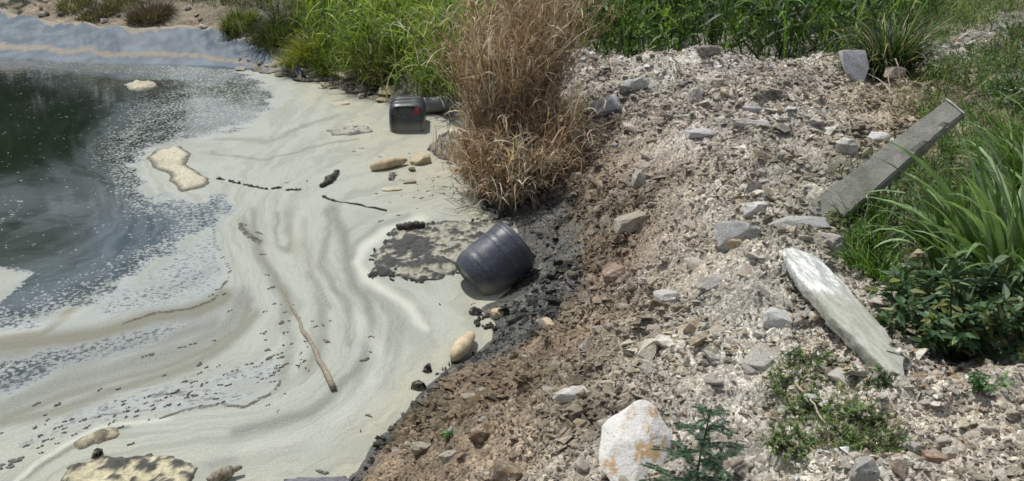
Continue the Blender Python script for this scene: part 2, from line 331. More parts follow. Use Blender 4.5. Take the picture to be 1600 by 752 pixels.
# (points, half width px, strength, kind)  kind d = grey scum streak, b = brown, w = white froth, k = thin dark dirt line
ST = [([(600, 470), (625, 500), (620, 545), (600, 600), (540, 660), (450, 700), (330, 725)], 10, .3, 'd'), ([(452, 335), (455, 360), (478, 400), (490, 440), (500, 480), (505, 530), (480, 580)], 9, .35, 'b'), ([(395, 330), (402, 380), (420, 420), (440, 455), (455, 490)], 6, .5, 'd'), ([(0, 600), (80, 575), (180, 545), (260, 525), (330, 505)], 16, .55, 'd'), ([(0, 660), (100, 640), (200, 605), (300, 570), (360, 535), (395, 490)], 9, .55, 'b'), ([(0, 560), (100, 545), (200, 515), (300, 490)], 12, .5, 'd'), ([(520, 330), (537, 370), (540, 402), (550, 432), (572, 462), (580, 495), (580, 525), (568, 555), (548, 588), (518, 620), (478, 646), (430, 662), (370, 674)], 9, .55, 'd'),
      ([(660, 345), (600, 362), (566, 390), (556, 410), (566, 428), (600, 450), (640, 480), (665, 510)], 7, .8, 'w'),
      ([(640, 340), (585, 357), (550, 388), (542, 410), (552, 436), (590, 466), (612, 495), (610, 540), (590, 590)], 6, .4, 'd'),
      ([(512, 330), (516, 350), (503, 385), (504, 415), (520, 440), (535, 460), (545, 490), (545, 540)], 6, .45, 'd'),
      ([(436, 335), (434, 360), (436, 385), (452, 392), (458, 376), (470, 395), (480, 420), (500, 450), (512, 480)], 3.5, .5, 'b'),
      ([(375, 345), (400, 378), (405, 400), (430, 440), (442, 470), (446, 500), (452, 540), (440, 590)], 9, .35, 'b'),
      ([(372, 350), (388, 368), (401, 378)], 4, .9, 'k'),
      ([(333, 345), (335, 380), (350, 402), (356, 430), (342, 456), (330, 466), (300, 478), (240, 490), (190, 505)], 1.6, .8, 'k'),
      ([(350, 462), (300, 484), (230, 498), (160, 520), (80, 530), (0, 540), (-100, 550)], 12, .9, 'b'),
      ([(230, 396), (200, 430), (150, 462), (112, 490), (60, 512), (0, 524), (-100, 540)], 6, .35, 'w'),
      ([(212, 410), (180, 438), (140, 465), (100, 492), (60, 522), (0, 530), (-100, 540)], 6, .8, 'b'),
      ([(390, 470), (370, 515), (330, 545), (250, 575), (170, 598), (90, 622), (0, 655)], 6, .55, 'b'),
      ([(380, 460), (350, 510), (290, 545), (200, 570), (100, 600), (0, 640), (-100, 670)], 14, .5, 'd'),
      ([(440, 590), (420, 615), (380, 635), (345, 631), (290, 642), (250, 655)], 2, .85, 'k'),
      ([(28, 752), (70, 715), (110, 690), (155, 668), (200, 659), (265, 655)], 3.5, .9, 'w'),
      ([(36, 752), (76, 720), (114, 696), (158, 674), (205, 665)], 3, .7, 'd'),
      ([(335, 215), (420, 222), (470, 200), (530, 180)], 3, .35, 'd'), ([(330, 240), (420, 250), (500, 225), (560, 215)], 2, .4, 'd'),
      ([(240, 455), (300, 440), (330, 420)], 9, .35, 'd'),
      ([(470, 335), (465, 380), (480, 420)], 6, .35, 'w'), ([(560, 500), (600, 560), (580, 620), (500, 680), (380, 710)], 12, .35, 'w'),
      ([(0, 315), (22, 310), (36, 318), (24, 334), (0, 346)], 5, .3, 'w'),
      ([(245, 225), (300, 205), (350, 190)], 6, .4, 'b')]
def water():
    xs = np.array(sorted(grow(-15., -120., .5))+list(spaced([(-15, -6, .07), (-6, 1.2, .03)])))
    ys = np.array([-30., -10, 0, 2, 3]+list(spaced([(3.6, 4.6, .1), (4.6, 9, .028), (9, 22, .05)]))+[24., 30, 45])
    X, Y = [a.ravel() for a in np.meshgrid(xs, ys)]; px, py = proj(X, Y, X*0)
    inn = (px > -1200) & (px < 900) & (py > 60) & (py < 900) & (Y > 3)
    wx = px+5*fbm(X*2.5, Y*2.5, 3, 60); wy = py+3*fbm(X*2.5, Y*2.5, 3, 61)
    so_ = poly_sd(wx, wy, OPEN)
    ramp = 42+30*sstep(330, 200, py)
    cover = 1-.47*sstep(-10, 14, so_+9*fbm(X*4, Y*4, 2, 66))-.53*sstep(12+55*sstep(330, 200, py)*sstep(150, 300, px), 20+ramp*1.6, so_)
    # thin-foam patches
    sp = poly_sd(wx, wy, PATCH); cover = np.where(so_ < 8, np.minimum(cover, 1-.24*sstep(-3, 14, sp)), cover)
    s2 = poly_sd(wx, wy, SPK2); cover = np.minimum(cover, 1-.38*sstep(-8, 16, s2))
    tg = poly_sd(wx, wy, TONG); cover = np.maximum(cover, .95*sstep(-14, 8, tg))
    low = np.hypot((px-455)/60, (py-590)/22); 
    s3 = poly_sd(wx, wy, [(180, 622), (300, 590), (430, 560), (440, 590), (420, 612), (370, 632), (300, 640), (160, 660), (40, 700), (20, 690)]); cover = np.minimum(cover, 1-.20*sstep(-8, 12, s3))
    F_ = {'cover': cover, 'psi': PSI(px, py)[:, 0]}
    F_['sky_sheen'] = .75*sstep(235, 330, py+.25*(px-60))*(px < 500)+.2*sstep(140, 260, px); F_['smear'] = sstep(-14, 14, s3)  # first mask: where sky reflection is painted into the open water colour
    for k in 'dbwk': F_['s_'+k] = np.zeros(len(X))
    for pl, w_, s_, k in ST:
        d = line_dist(wx, wy, pl); F_['s_'+k] = np.maximum(F_['s_'+k], min(1, s_*1.3)*np.exp(-(d/w_)**2*.9))
    F_['cover'] = np.where(F_['s_w'] > .02, np.maximum(F_['cover'], F_['s_w']*1.1), F_['cover'])
    shd = line_dist(px, py, [p for p in SHORE if p[0] > 0])
    cream = np.maximum(.9*(1-sstep(10, 75, shd))*(px > 470), .9*sstep(-60, 60, poly_sd(px, py, [(520, 150), (700, 180), (740, 300), (640, 320), (560, 250), (520, 200)])))
    cream = np.maximum(cream, .5*sstep(-40, 60, poly_sd(px, py, [(0, 690), (180, 670), (330, 700), (560, 720), (540, 800), (0, 800)])))
    F_['cool'] = sstep(-30, 50, poly_sd(px, py, [(-300, 480), (230, 400), (330, 335), (362, 430), (392, 480), (345, 560), (150, 620), (-300, 700)]))
    F_['cream'] = cream
    F_['cover'] = np.where(inn, F_['cover'], np.where(px > 0, 1., 0.))
    me = mesh_np('water', np.stack([X, Y, X*0], 1), [grid_faces(len(xs), len(ys))], None, True, F_)
    b = NB('scummy_water'); p = b.pos(); psi = b.attr('psi'); cov = b.attr('cover')
    wp = b.n('ShaderNodeSeparateXYZ'); b.set(wp.inputs[0], p)
    warp = b.math('MULTIPLY', b.math('SUBTRACT', b.noise(p, 2.2, 3), .5), .9)
    ps = b.math('ADD', psi, warp)
    sv = b.comb(b.math('MULTIPLY', ps, 1.), b.math('MULTIPLY', wp.outputs[0], .25), b.math('MULTIPLY', wp.outputs[1], .25))
    st1 = b.noise(sv, 2.6, 3, .5); st2 = b.noise(sv, 9., 3, .6)
    blob = b.noise(p, 3., 4)
    fine = b.noise(p, 55., 3, .7); mid = b.noise(p, 20., 3, .65)
    # froth specks: small bright flecks, their number follows the cover
    va = b.vor(b.mix(.06, p, b.noise(p, 30., 2, out='Color'), 'ADD'), 20.); vb = b.vor(p, 48.)
    vc = b.vor(p, 20., 'Color'); vs = b.n('ShaderNodeSeparateColor'); b.set(vs.inputs[0], vc)
    vd = b.vor(p, 9., 'Color'); vds = b.n('ShaderNodeSeparateColor'); b.set(vds.inputs[0], vd)
    c2 = b.math('ADD', cov, b.math('MULTIPLY', b.math('SUBTRACT', blob, .5), .38))
    c2 = b.math('ADD', c2, b.math('MULTIPLY', b.math('SUBTRACT', st1, .5), .35))
    rad = b.math('ADD', b.math('MULTIPLY', c2, .62), b.math('MULTIPLY', vs.outputs[0], .22))
    spk = b.math('MULTIPLY', b.mapr(b.math('SUBTRACT', rad, va), .02, .16), b.mapr(b.math('ADD', c2, b.math('MULTIPLY', vs.outputs[1], .42)), .40, .47))
    # strays on the open water
    stray = b.math('MULTIPLY', b.mapr(va, .16, .30, 1., 0.), b.mapr(b.math('ADD', vs.outputs[2], b.math('MULTIPLY', b.noise(p, 2.5, 4), .25)), 1.06, 1.09))
    full = b.mapr(c2, .68, .92)
    lace = b.mapr(b.math('ADD', b.math('ADD', c2, b.math('MULTIPLY', b.math('SUBTRACT', mid, .5), 1.5)), b.math('MULTIPLY', b.math('SUBTRACT', fine, .5), .6)), .52, .80)
    foam = b.math('MAXIMUM', b.math('MAXIMUM', full, b.math('MULTIPLY', spk, .8)), b.math('MAXIMUM', b.math('MULTIPLY', lace, .92), stray))
    # foam colour
    fc = b.mix(b.attr('cream'), (.43, .46, .405), (.465, .45, .335))
    fc = b.mix(b.math('MULTIPLY', b.attr('cool'), .7), fc, (.365, .405, .395))
    fc = b.mix(b.mapr(st1, .44, .64, 0., .62), fc, (.30, .32, .27))
    fc = b.mix(b.mapr(st2, .50, .66, 0., .34), fc, (.27, .27, .23))
    fc = b.mix(b.mapr(fine, .42, .62, .0, .38), fc, (.27, .27, .235))
    fc = b.mix(b.math('MULTIPLY', b.attr('s_d'), b.mapr(fine, .3, .7, .85, 1.3)), fc, (.18, .19, .165))
    fc = b.mix(b.math('MULTIPLY', b.attr('s_b'), 1.15, clamp=True), fc, (.20, .20, .155))
    fc = b.mix(b.math('MULTIPLY', b.attr('s_w'), .85), fc, (.60, .61, .53))
    dk = b.mapr(b.math('MULTIPLY', b.attr('s_k'), b.mapr(mid, .35, .6, .4, 1.3)), .25, .55)
    fc = b.mix(dk, fc, (.08, .075, .06))
    thin = b.mapr(c2, .75, .98); fc = b.mix(b.math('MULTIPLY', b.math('SUBTRACT', 1., thin), .35), fc, (.47, .52, .55))
    sm = b.math('MULTIPLY', b.attr('smear'), b.mapr(b.math('ADD', b.noise(b.comb(b.math('MULTIPLY', ps, .9), b.math('MULTIPLY', wp.outputs[0], 2.2), b.math('MULTIPLY', wp.outputs[1], 2.2)), 3.2, 4, .65), b.math('MULTIPLY', mid, .25)), .66, .76))
    fc = b.mix(b.math('MULTIPLY', sm, .8), fc, (.14, .145, .15)); gr = b.noise(p, 140., 2, .6); fc = b.mix(b.mapr(gr, .45, .62, 0., .5), fc, (.23, .23, .20)); fc = b.mix(b.math('MULTIPLY', b.mapr(b.math('ADD', b.attr('s_d'), b.attr('s_b')), .1, .5), b.mapr(b.noise(p, 75., 3, .7), .56, .64, 0., .7)), fc, (.10, .10, .085))
    # tiny dark crumbs
    cr = b.math('MULTIPLY', b.mapr(vb, .10, .22, 1., 0.), b.mapr(b.noise(p, 5., 3), .54, .64)); fc = b.mix(b.math('MULTIPLY', cr, .75), fc, (.12, .11, .09))
    film_and_sky = b.mapr(b.noise(sv, 1.6, 4), .35, .7, .10, .5)
    film_and_sky = b.math('MULTIPLY', film_and_sky, b.mapr(b.math('ADD', cov, b.attr('sky_sheen')), -.05, .35, .12, 1.))
    wc = b.mix(film_and_sky, (.010, .018, .008), (.20, .23, .245))  # thin grey scum, its blue-grey also standing in for reflected sky
    rip = b.math('ADD', b.noise(p, 5., 3), b.math('MULTIPLY', b.noise(p, 22., 2), .2))
    ws = b.bsdf(wc, .07, b.bump(rip, .004, .35), .62)
    fs = b.bsdf(fc, .8, b.bump(b.math('ADD', b.math('MULTIPLY', fine, .7), b.math('ADD', mid, st2)), .012, .7), .15)
    m = b.n('ShaderNodeMixShader'); b.set(m.inputs[0], foam); b.t.links.new(ws, m.inputs[1]); b.t.links.new(fs, m.inputs[2])
    o = obj('water', me, b.done(m.outputs[0])); tag(o, kind='structure')
water()

# ------------------------------------------------------------------ plastic liner on the far bank
def liner():
    top = [(-500, 5), (-200, 16), (-60, 22), (0, 28), (50, 33), (100, 39), (132, 46), (160, 52), (205, 55), (245, 54), (290, 55), (350, 62), (415, 72), (450, 84), (470, 96)]
    bot = [(-500, 82), (-200, 86), (-60, 90), (0, 95), (50, 97), (100, 99), (132, 100), (160, 101), (205, 102), (245, 103), (290, 105), (350, 108), (415, 112), (445, 114), (470, 114)]
    n = 260; tt = np.linspace(0, len(top)-1, n); ks = np.arange(len(top))
    A = np.array([P(a, b, .5 if a < 110 else .4)[:2] for a, b in top]); B = np.array([P(a, b, 0)[:2] for a, b in bot])
    A = np.stack([np.interp(tt, ks, A[:, i]) for i in (0, 1)], 1); B = np.stack([np.interp(tt, ks, B[:, i]) for i in (0, 1)], 1)
    A[:, 1] += .04*fbm(A[:, 0]*1.5, A[:, 0]*0, 3, 5)
    m = 22; V = []; dirt = []
    for j in range(m):
        f = j/(m-1); q = B*(1-f)+A*f; z = H(q[:, 0], q[:, 1])+.03; 
        wr = .01*fbm(q[:, 0]*2.2+f*1.5, q[:, 0]*0+f*.8, 3, 9)+.008*fbm(q[:, 0]*7+f*5, f*2+q[:, 0]*0, 2, 10)
        zz = np.maximum(z, -.04)+.07+wr*.8
        if j == 0: zz[:] = -.08
        if j == m-1: zz -= .12
        d = np.exp(-((f-.28-.04*vnoise(q[:, 0]*2, q[:, 0]*0))/.09)**2)*.75+np.exp(-((f-.42)/.02)**2)*.25
        d = np.maximum(d, sstep(.86, 1., f+.15*fbm(q[:, 0]*3, f*4+q[:, 0]*0, 3, 12)))
        d = np.maximum(d, (.45)*sstep(.35, .7, fbm(q[:, 0]*1.2, q[:, 1]*3, 3, 13)-.15))
        V.append(np.stack([q[:, 0], q[:, 1], zz], 1)); dirt.append(d)
    b = NB('liner_plastic'); d = b.attr('dirt'); p = b.pos()
    dd = b.mapr(b.math('ADD', d, b.math('MULTIPLY', b.math('SUBTRACT', b.noise(p, 9., 5), .5), 1.1)), .3, .75)
    col = b.mix(b.mapr(b.noise(p, 2.5, 4), .35, .7), (.085, .115, .145), (.16, .195, .23)); col = b.mix(b.math('MULTIPLY', dd, .85), col, (.33, .29, .23))
    m_ = b.done(b.bsdf(col, b.mapr(dd, 0., 1., .62, .9), b.bump(b.noise(p, 12., 3), .01, .5), .25))
    me = mesh_np('pond_liner', np.vstack(V), [grid_faces(n, m)], None, True, {'dirt': np.concatenate(dirt)})
    o = obj('pond_liner', me, m_); tag(o, 'grey blue plastic pond liner sheet on the far bank with a dirty tide line', 'pond liner')
liner()

# ------------------------------------------------------------------ scum rafts and floating things
M_SCUM = None
def mat_scum():
    b = NB('scum_crust'); c = b.attr('col', 'Color'); p = b.pos()
    k = b.mapr(b.noise(p, 30., 5, .7), .3, .7, .65, 1.25); col = b.mix(1., c, b.comb(k, k, k), 'MULTIPLY')
    return b.done(b.bsdf(col, .8, b.bump(b.noise(p, 40., 5, .7), .02), .3))
M_SCUM = mat_scum()
def raft(name, poly, h, base, edge, res=.02, ew=.06, holes=0., darks=.3, seed=0, rough=.6, z0=0.):
    W = [tuple(P(a, b, 0)[:2]) for a, b in poly]; xs_ = [q[0] for q in W]; ys_ = [q[1] for q in W]; cx, cy = np.mean(xs_), np.mean(ys_)
    X, Y = np.meshgrid(np.arange(min(xs_)-.1, max(xs_)+.1, res), np.arange(min(ys_)-.1, max(ys_)+.1, res*1.3)); nx, ny = X.shape[1], X.shape[0]; X, Y = X.ravel(), Y.ravel()
    s = poly_sd(X, Y, W)+.04*fbm(X*7, Y*7, 3, seed)*(.3+rough)
    n = fbm(X*14, Y*14, 4, seed+5); n2 = fbm(X*4, Y*4, 3, seed+9)
    z = -.03+.038*sstep(-.012, .008, s)+h*sstep(0., ew*1.3, s)+h*rough*(n+.35*fbm(X*26, Y*26, 2, seed+31))*sstep(0, ew, s)-holes*sstep(.25, .6, n2)+z0
    e = (1-sstep(ew*.3, ew, s))[:, None]; dk = np.maximum(e[:, 0], sstep(.75-darks, .95-darks, n*.6+n2*.5))[:, None]
    c = np.array(base)*(1+.15*n2[:, None])*(1-dk)+np.array(edge)*dk
    keep = s > -.03; f = grid_faces(nx, ny); f = f[keep[f].all(1)]; used = np.unique(f); mp_ = np.full(len(X), -1); mp_[used] = np.arange(len(used))
    V = np.stack([X-cx, Y-cy, z], 1)[used]
    return obj(name, mesh_np(name, V, [mp_[f]], c[used], True), M_SCUM, loc=(cx, cy, 0))
BOW = [(228, 248), (242, 236), (282, 228), (300, 240), (292, 258), (328, 280), (324, 292), (284, 300), (264, 284), (268, 276), (240, 262)]
tag(raft('scum_raft', BOW, .02, (.55, .51, .39), (.17, .16, .12), ew=.10, darks=-.1, seed=3, rough=.25), 'cream bow tie shaped scum raft with dark rim at the edge of open water', 'scum raft')
RAFT = [(580, 412), (585, 395), (603, 378), (612, 362), (640, 354), (680, 352), (745, 346), (800, 342), (800, 380), (715, 420), (690, 436), (650, 440), (625, 434), (600, 430), (580, 430)]
tag(raft('scum_raft', RAFT, .022, (.42, .405, .32), (.075, .078, .07), ew=.05, darks=.95, seed=14, rough=.9), 'rough grey crusted scum mat trapped beside the near black drum', 'scum raft')
tag(raft('scum_raft', [(95, 752), (110, 725), (150, 716), (200, 714), (270, 714), (302, 722), (306, 745), (290, 775), (100, 785)], .022, (.58, .53, .36), (.10, .10, .085), ew=.05, darks=.60, seed=25, rough=.8), 'yellow crusted scum raft with dark blotches, cut by the bottom of the photo', 'scum raft')
tag(raft('scum_raft', [(112, 698), (135, 678), (175, 670), (197, 674), (192, 688), (150, 696), (125, 702)], .025, (.50, .45, .31), (.24, .22, .16), res=.014, ew=.05, darks=.5, seed=33), 'small flat yellow scum patch just above the blotched yellow raft', 'scum raft')
tag(raft('scum_raft', [(508, 205), (530, 197), (575, 199), (582, 206), (560, 211), (520, 212)], .02, (.36, .35, .30), (.18, .17, .15), ew=.06, darks=.3, seed=35), 'flat grey scum patch left of the far drum', 'scum raft')
tag(raft('scum_raft', [(195, 133), (212, 127), (240, 128), (245, 135), (220, 141), (200, 140)], .03, (.5, .45, .34), (.4, .38, .3), ew=.08, darks=.1, seed=37), 'small cream scum patch on dark water near the liner', 'scum raft')
tag(raft('scum_raft', [(650, 752), (672, 735), (790, 752), (760, 800), (650, 800)][:0] or [(440, 748), (480, 744), (520, 746), (545, 742), (560, 760), (440, 765)], .012, (.22, .22, .24), (.1, .1, .11), res=.012, ew=.03, darks=.1, seed=39), 'thin dark grey plastic scrap at the water edge, bottom of the photo', 'scrap')
tag(raft('scum_raft', [(690, 215), (720, 212), (740, 225), (735, 262), (700, 258), (672, 235)], .05, (.26, .26, .22), (.07, .07, .06), ew=.05, darks=.4, seed=43, rough=1.), 'lumpy dark sludge between the far drum and dry grass', 'sludge')

def lump(bm_pts, name, col, loc, rot=(0, 0, 0), sc=(1, 1, 1), mat=None, bevel=.08, sub=True, disp=.04):
    bm = hull(bm_pts)
    bmesh.ops.dissolve_limit(bm, angle_limit=.12, verts=bm.verts[:], edges=bm.edges[:])
    bmesh.ops.bevel(bm, geom=bm.edges[:], offset=bevel, segments=2, affect='EDGES', profile=.6, clamp_overlap=True)
    bmesh.ops.triangulate(bm, faces=bm.faces[:]); 
    if sub:
        lg = [e for e in bm.edges if e.calc_length() > .28]; bmesh.ops.subdivide_edges(bm, edges=lg, cuts=2, use_grid_fill=True); bmesh.ops.triangulate(bm, faces=bm.faces[:])
    bmesh.ops.remove_doubles(bm, verts=bm.verts[:], dist=.004)
    sd_ = random.random()*50
    from mathutils import noise as mn
    for v in bm.verts:
        d = mn.noise(v.co*2.6+Vector((sd_, 0, 0)))*disp*1.6+mn.noise(v.co*7+Vector((0, sd_, 0)))*disp*.8; v.co += v.co.normalized()*d
    for f in bm.faces: f.smooth = True
    me = bpy.data.meshes.new(name); bm.to_mesh(me); bm.free()
    try: me.set_sharp_from_angle(angle=.55)
    except Exception: pass
    o = obj(name, me, mat or M_ROCK, loc=loc, rot=rot, scale=sc); o.color = (*col, 1); return o
def rpts(n, flat=1., seed=None):
    r = random.Random(seed); out = []
    for i in range(n):
        v = Vector((r.gauss(0, 1), r.gauss(0, 1), r.gauss(0, 1))).normalized()*r.uniform(.8, 1.05)
        v = Vector((math.copysign(abs(v.x)**.7, v.x), math.copysign(abs(v.y)**.7, v.y), math.copysign(abs(v.z)**.6, v.z))); v.z *= flat; out.append(v)
    return out

# sticks, logs
def mat_simple(name, col, rough=.8, sc=30., amt=.35, bs=.004, stretch=(1, 1, 1)):
    b = NB(name); m = b.n('ShaderNodeMapping'); m.inputs['Scale'].default_value = stretch; b.set(m.inputs[0], b.objc())
    k = b.mapr(b.noise(m.outputs[0], sc, 5, .65), .3, .7, 1-amt, 1+amt); return b.done(b.bsdf(b.mix(1., col, b.comb(k, k, k), 'MULTIPLY'), rough, b.bump(b.noise(m.outputs[0], sc*1.5, 4), bs), .3))
M_WOOD = mat_simple('weathered_wood', (.27, .235, .175), .85, 12., .45, .006, (6, 6, 1)); M_DARKW = mat_simple('wet_dark_wood', (.05, .045, .038), .6, 30., .5)
M_TWIG = mat_simple('dry_twig', (.42, .36, .27), .8); M_PALEW = mat_simple('bleached_wood', (.47, .39, .25), .7, 9., .3, .006)
def stick(name, pts, rads, mat, n=8, wob=.008, nz=.08):
    W = np.array([P(a, b, z) for a, b, z in pts]); t = np.linspace(0, 1, 16); k = np.linspace(0, 1, len(W))
    C = np.stack([np.interp(t, k, W[:, i]) for i in range(3)], 1); r = np.interp(t, np.linspace(0, 1, len(rads)), rads)
    c0 = C[0].copy(); C = C-c0; C[1:-1] += rng.normal(0, wob, (14, 3))*(0 if mat == M_PALEW else 1)
    if mat == M_PALEW: r = r*np.sqrt(np.clip(1-(2*t-1)**6, .08, 1)); k_ = .015
    else: r = r*(1+rng.normal(0, .08, 16)); k_ = .08
    V, Q = tube_np(C, r, n); V += rng.normal(0, r.mean()*k_, V.shape)
    e0 = np.arange(n)[None, ::-1]; e1 = (np.arange(n)+15*n)[None, :]
    return obj(name, mesh_np(name, V, [Q, e0, e1], None, True), mat, loc=c0)
tag(stick('wooden_pole', [(440, 450, .005), (462, 490, .01), (495, 550, .02), (521, 606, .03)], [.009, .013, .019, .026], M_WOOD), 'long thin weathered brown pole floating in foam, thicker at its lower end', 'pole')
tag(stick('twig', [(505, 307, .01), (520, 313, .01), (555, 318, .01), (604, 329, .01)], [.016, .014, .015, .01], M_DARKW), 'long thin dark twig floating in foam left of the near drum', 'twig')
for seg in [[(338, 279), (350, 281)], [(357, 283), (375, 287)], [(380, 288), (398, 292)], [(399, 292), (418, 296)], [(424, 295), (440, 293)], [(447, 297), (470, 296)]]:
    tag(stick('twig', [(*q, .006) for q in seg], [.013, .016, .012], M_DARKW, 6), 'short dark twig in the broken line right of the bow tie scum raft', 'twig', 'twigs in a broken line beside the bow tie raft')
tag(stick('driftwood', [(502, 291, .02), (515, 281, .03), (528, 268, .03)], [.03, .05, .03], M_DARKW), 'short stubby dark stick lying in foam above the long twig', 'driftwood')
tag(stick('driftwood', [(620, 355, .05), (645, 352, .06), (663, 350, .06)], [.03, .045, .03], M_DARKW), 'dark wet stick on the back edge of the crusted scum mat', 'driftwood')
tag(stick('driftwood', [(327, 752, .03), (350, 742, .04), (376, 730, .05)], [.03, .045, .012], M_WOOD), 'short pointed brown wood scrap right of the yellow scum raft', 'driftwood')
tag(stick('log', [(578, 262, .05), (600, 257, .07), (636, 250, .06)], [.06, .07, .05], M_PALEW, 12), 'pale yellow rounded log floating below the far drum', 'log')
tag(stick('log', [(708, 562, .05), (722, 543, .08), (738, 520, .07)], [.05, .075, .045], M_PALEW, 12), 'cream rounded log stub at the water edge below the near drum', 'log')
for i, (px, py, sx, sy, sz, col, lab, cat) in enumerate([
    (656, 254, .17, .15, .10, (.55, .47, .3), 'cream lumpy foam chunk right of the pale log', 'foam chunk'),
    (644, 267, .07, .05, .04, (.12, .10, .07), 'dark brown chunk under the cream foam chunk', 'chunk'),
    (612, 278, .14, .05, .05, (.12, .11, .1), 'dark grey lump of scum below the pale log', 'scum lump'),
    (613, 296, .15, .09, .02, (.55, .5, .35), 'flat cream scum cake below the dark grey lump', 'scum lump'),
    (640, 285, .10, .09, .03, (.35, .32, .25), 'greyish scum cake right of the flat cream one', 'scum lump'),
    (532, 163, .17, .10, .03, (.62, .52, .36), 'flat cream scrap in foam left of the far drum', 'scrap'),
    (152, 712, .055, .035, .04, (.015, .015, .015), 'small black lump at the top of the blotched yellow raft', 'lump'),
    (780, 491, .085, .07, .04, (.55, .42, .27), 'tan stone on black mud below the near drum', 'stone'),
    (858, 507, .10, .05, .04, (.6, .48, .3), 'yellow tan stone at the top of the black mud, above the brown slope', 'stone'),
    (667, 579, .045, .045, .05, (.02, .02, .02), 'round black clod in foam off the water edge', 'clod'),
    (655, 607, .07, .045, .05, (.02, .02, .018), 'larger black clod touching the water edge', 'clod'),
    (742, 490, .07, .05, .05, (.03, .03, .03), 'black wet clod left of the tan stone on mud', 'clod')]):
    p = P(px, py, 0) if px < 770 else hit(px, py)
    tag(lump(rpts(22, 1, 100+i), 'floating_chunk' if cat not in ('stone', 'clod') else cat, col, (p[0], p[1], (p[2] if px > 770 else 0)+sz*.25), (0, 0, random.uniform(0, 3)), (sx, sy, sz)), lab, cat)

# dark clots adrift
CLOT = [(235, 555, 3), (226, 557, 2), (312, 570, 3), (290, 597, 3), (300, 598, 2), (230, 621, 3), (90, 632, 4), (56, 632, 3), (108, 657, 2.5), (131, 657, 2.5), (90, 669, 2.5), (55, 669, 2), (42, 697, 3.5), (70, 689, 3),
        (345, 630, 2.5), (205, 694, 2), (284, 543, 2), (302, 538, 2), (335, 533, 1.5), (360, 486, 2.5), (275, 613, 3), (240, 640, 2), (155, 610, 2), (200, 638, 2), (185, 608, 2), (0, 678, 3), (10, 730, 7), (20, 722, 5),
        (447, 520, 2.5), (440, 505, 3), (452, 502, 2), (455, 538, 2), (470, 553, 3), (420, 560, 4), (445, 570, 3), (475, 565, 2.5), (510, 534, 2.5), (581, 527, 2.5), (570, 563, 4), (579, 551, 1.5), (577, 650, 3), (563, 674, 2), (505, 738, 4),
        (550, 190, 1.2), (565, 232, 2), (553, 237, 1.5), (595, 246, 2), (588, 303, 1.5), (623, 337, 2), (594, 346, 2), (674, 306, 2), (658, 310, 1.5), (448, 286, 1.5), (480, 283, 2), (466, 298, 2), (740, 475, 2), (687, 476, 2), (640, 240, 1.5),
        (405, 364, 3), (398, 372, 2.5), (384, 352, 2), (410, 398, 2), (418, 430, 2), (425, 450, 2), (240, 68, .5), (355, 110, 2), (370, 115, 2), (384, 108, 2), (330, 462, 2), (350, 460, 2), (340, 453, 1.5), (300, 620, 3), (263, 634, 3), (320, 600, 3), (280, 633, 2), (180, 650, 2)]
rr = random.Random(5)
for k in range(70):
    t = rr.random(); x = 60+t*380; y = 690-t*120+rr.gauss(0, 16); CLOT.append((x, y, rr.uniform(.8, 2.2)))
for k in range(35): CLOT.append((rr.gauss(440, 30), rr.gauss(530, 40), rr.uniform(.8, 2)))
for k in range(35): CLOT.append((rr.uniform(600, 740), rr.gauss(290, 25), rr.uniform(.6, 1.6)))
def clot_mesh(sd_):
    r_ = random.Random(sd_); parts = []
    for k in range(r_.randint(3, 6)):
        V, T = bm_np(hull(rpts(12, 1, sd_*10+k))); parts.append((V*np.array([r_.uniform(.25, .6), r_.uniform(.18, .42), r_.uniform(.5, 1)])+np.array([r_.gauss(0, .5), r_.gauss(0, .25), 0]), T))
    V, Fc, _ = merge(parts); return obj('clot', mesh_np('clot', V, Fc, None, True))
clm = [clot_mesh(400+i) for i in range(9)]
b = NB('wet_clot'); k = b.mapr(b.noise(b.objc(), 3., 3), .3, .7, .6, 1.4); M_CLOT = b.done(b.bsdf(b.mix(1., (.13, .125, .11), b.comb(k, k, k), 'MULTIPLY'), .6, b.bump(b.noise(b.objc(), 4., 4), .01)))
for o in clm: o.data.materials.clear(); o.data.materials.append(M_CLOT)
for i, (px, py, s) in enumerate(CLOT):
    p = P(px, py, 0); dd = math.hypot(p[1], CH)/F
    if Hbase(p[0], p[1]) > .03: continue
    o = bpy.data.objects.new('scum_clot', clm[i % 9].data); COL.objects.link(o); o.location = (p[0], p[1], .004); o.scale = (s*dd*rr.uniform(1.7, 3.8), s*dd*rr.uniform(1.1, 2.4), .005+s*.0012); o.rotation_euler = (0, 0, rr.gauss(.7, .3) if px < 460 and py > 440 else rr.uniform(-1.5, 1.5))
    tag(o, 'small dark scum clot floating on the pale foam', 'scum clot', 'dark scum clots floating on the foam')
M_WET = mat_simple('wet_muck', (.035, .035, .031), .45, 3., .5, .01); wm = []
for o in clm[:4]: me = o.data.copy(); me.materials.clear(); me.materials.append(M_WET); wm.append(me)
r7 = np.random.default_rng(17); RIM = RAFT+[RAFT[0]]; k = 0
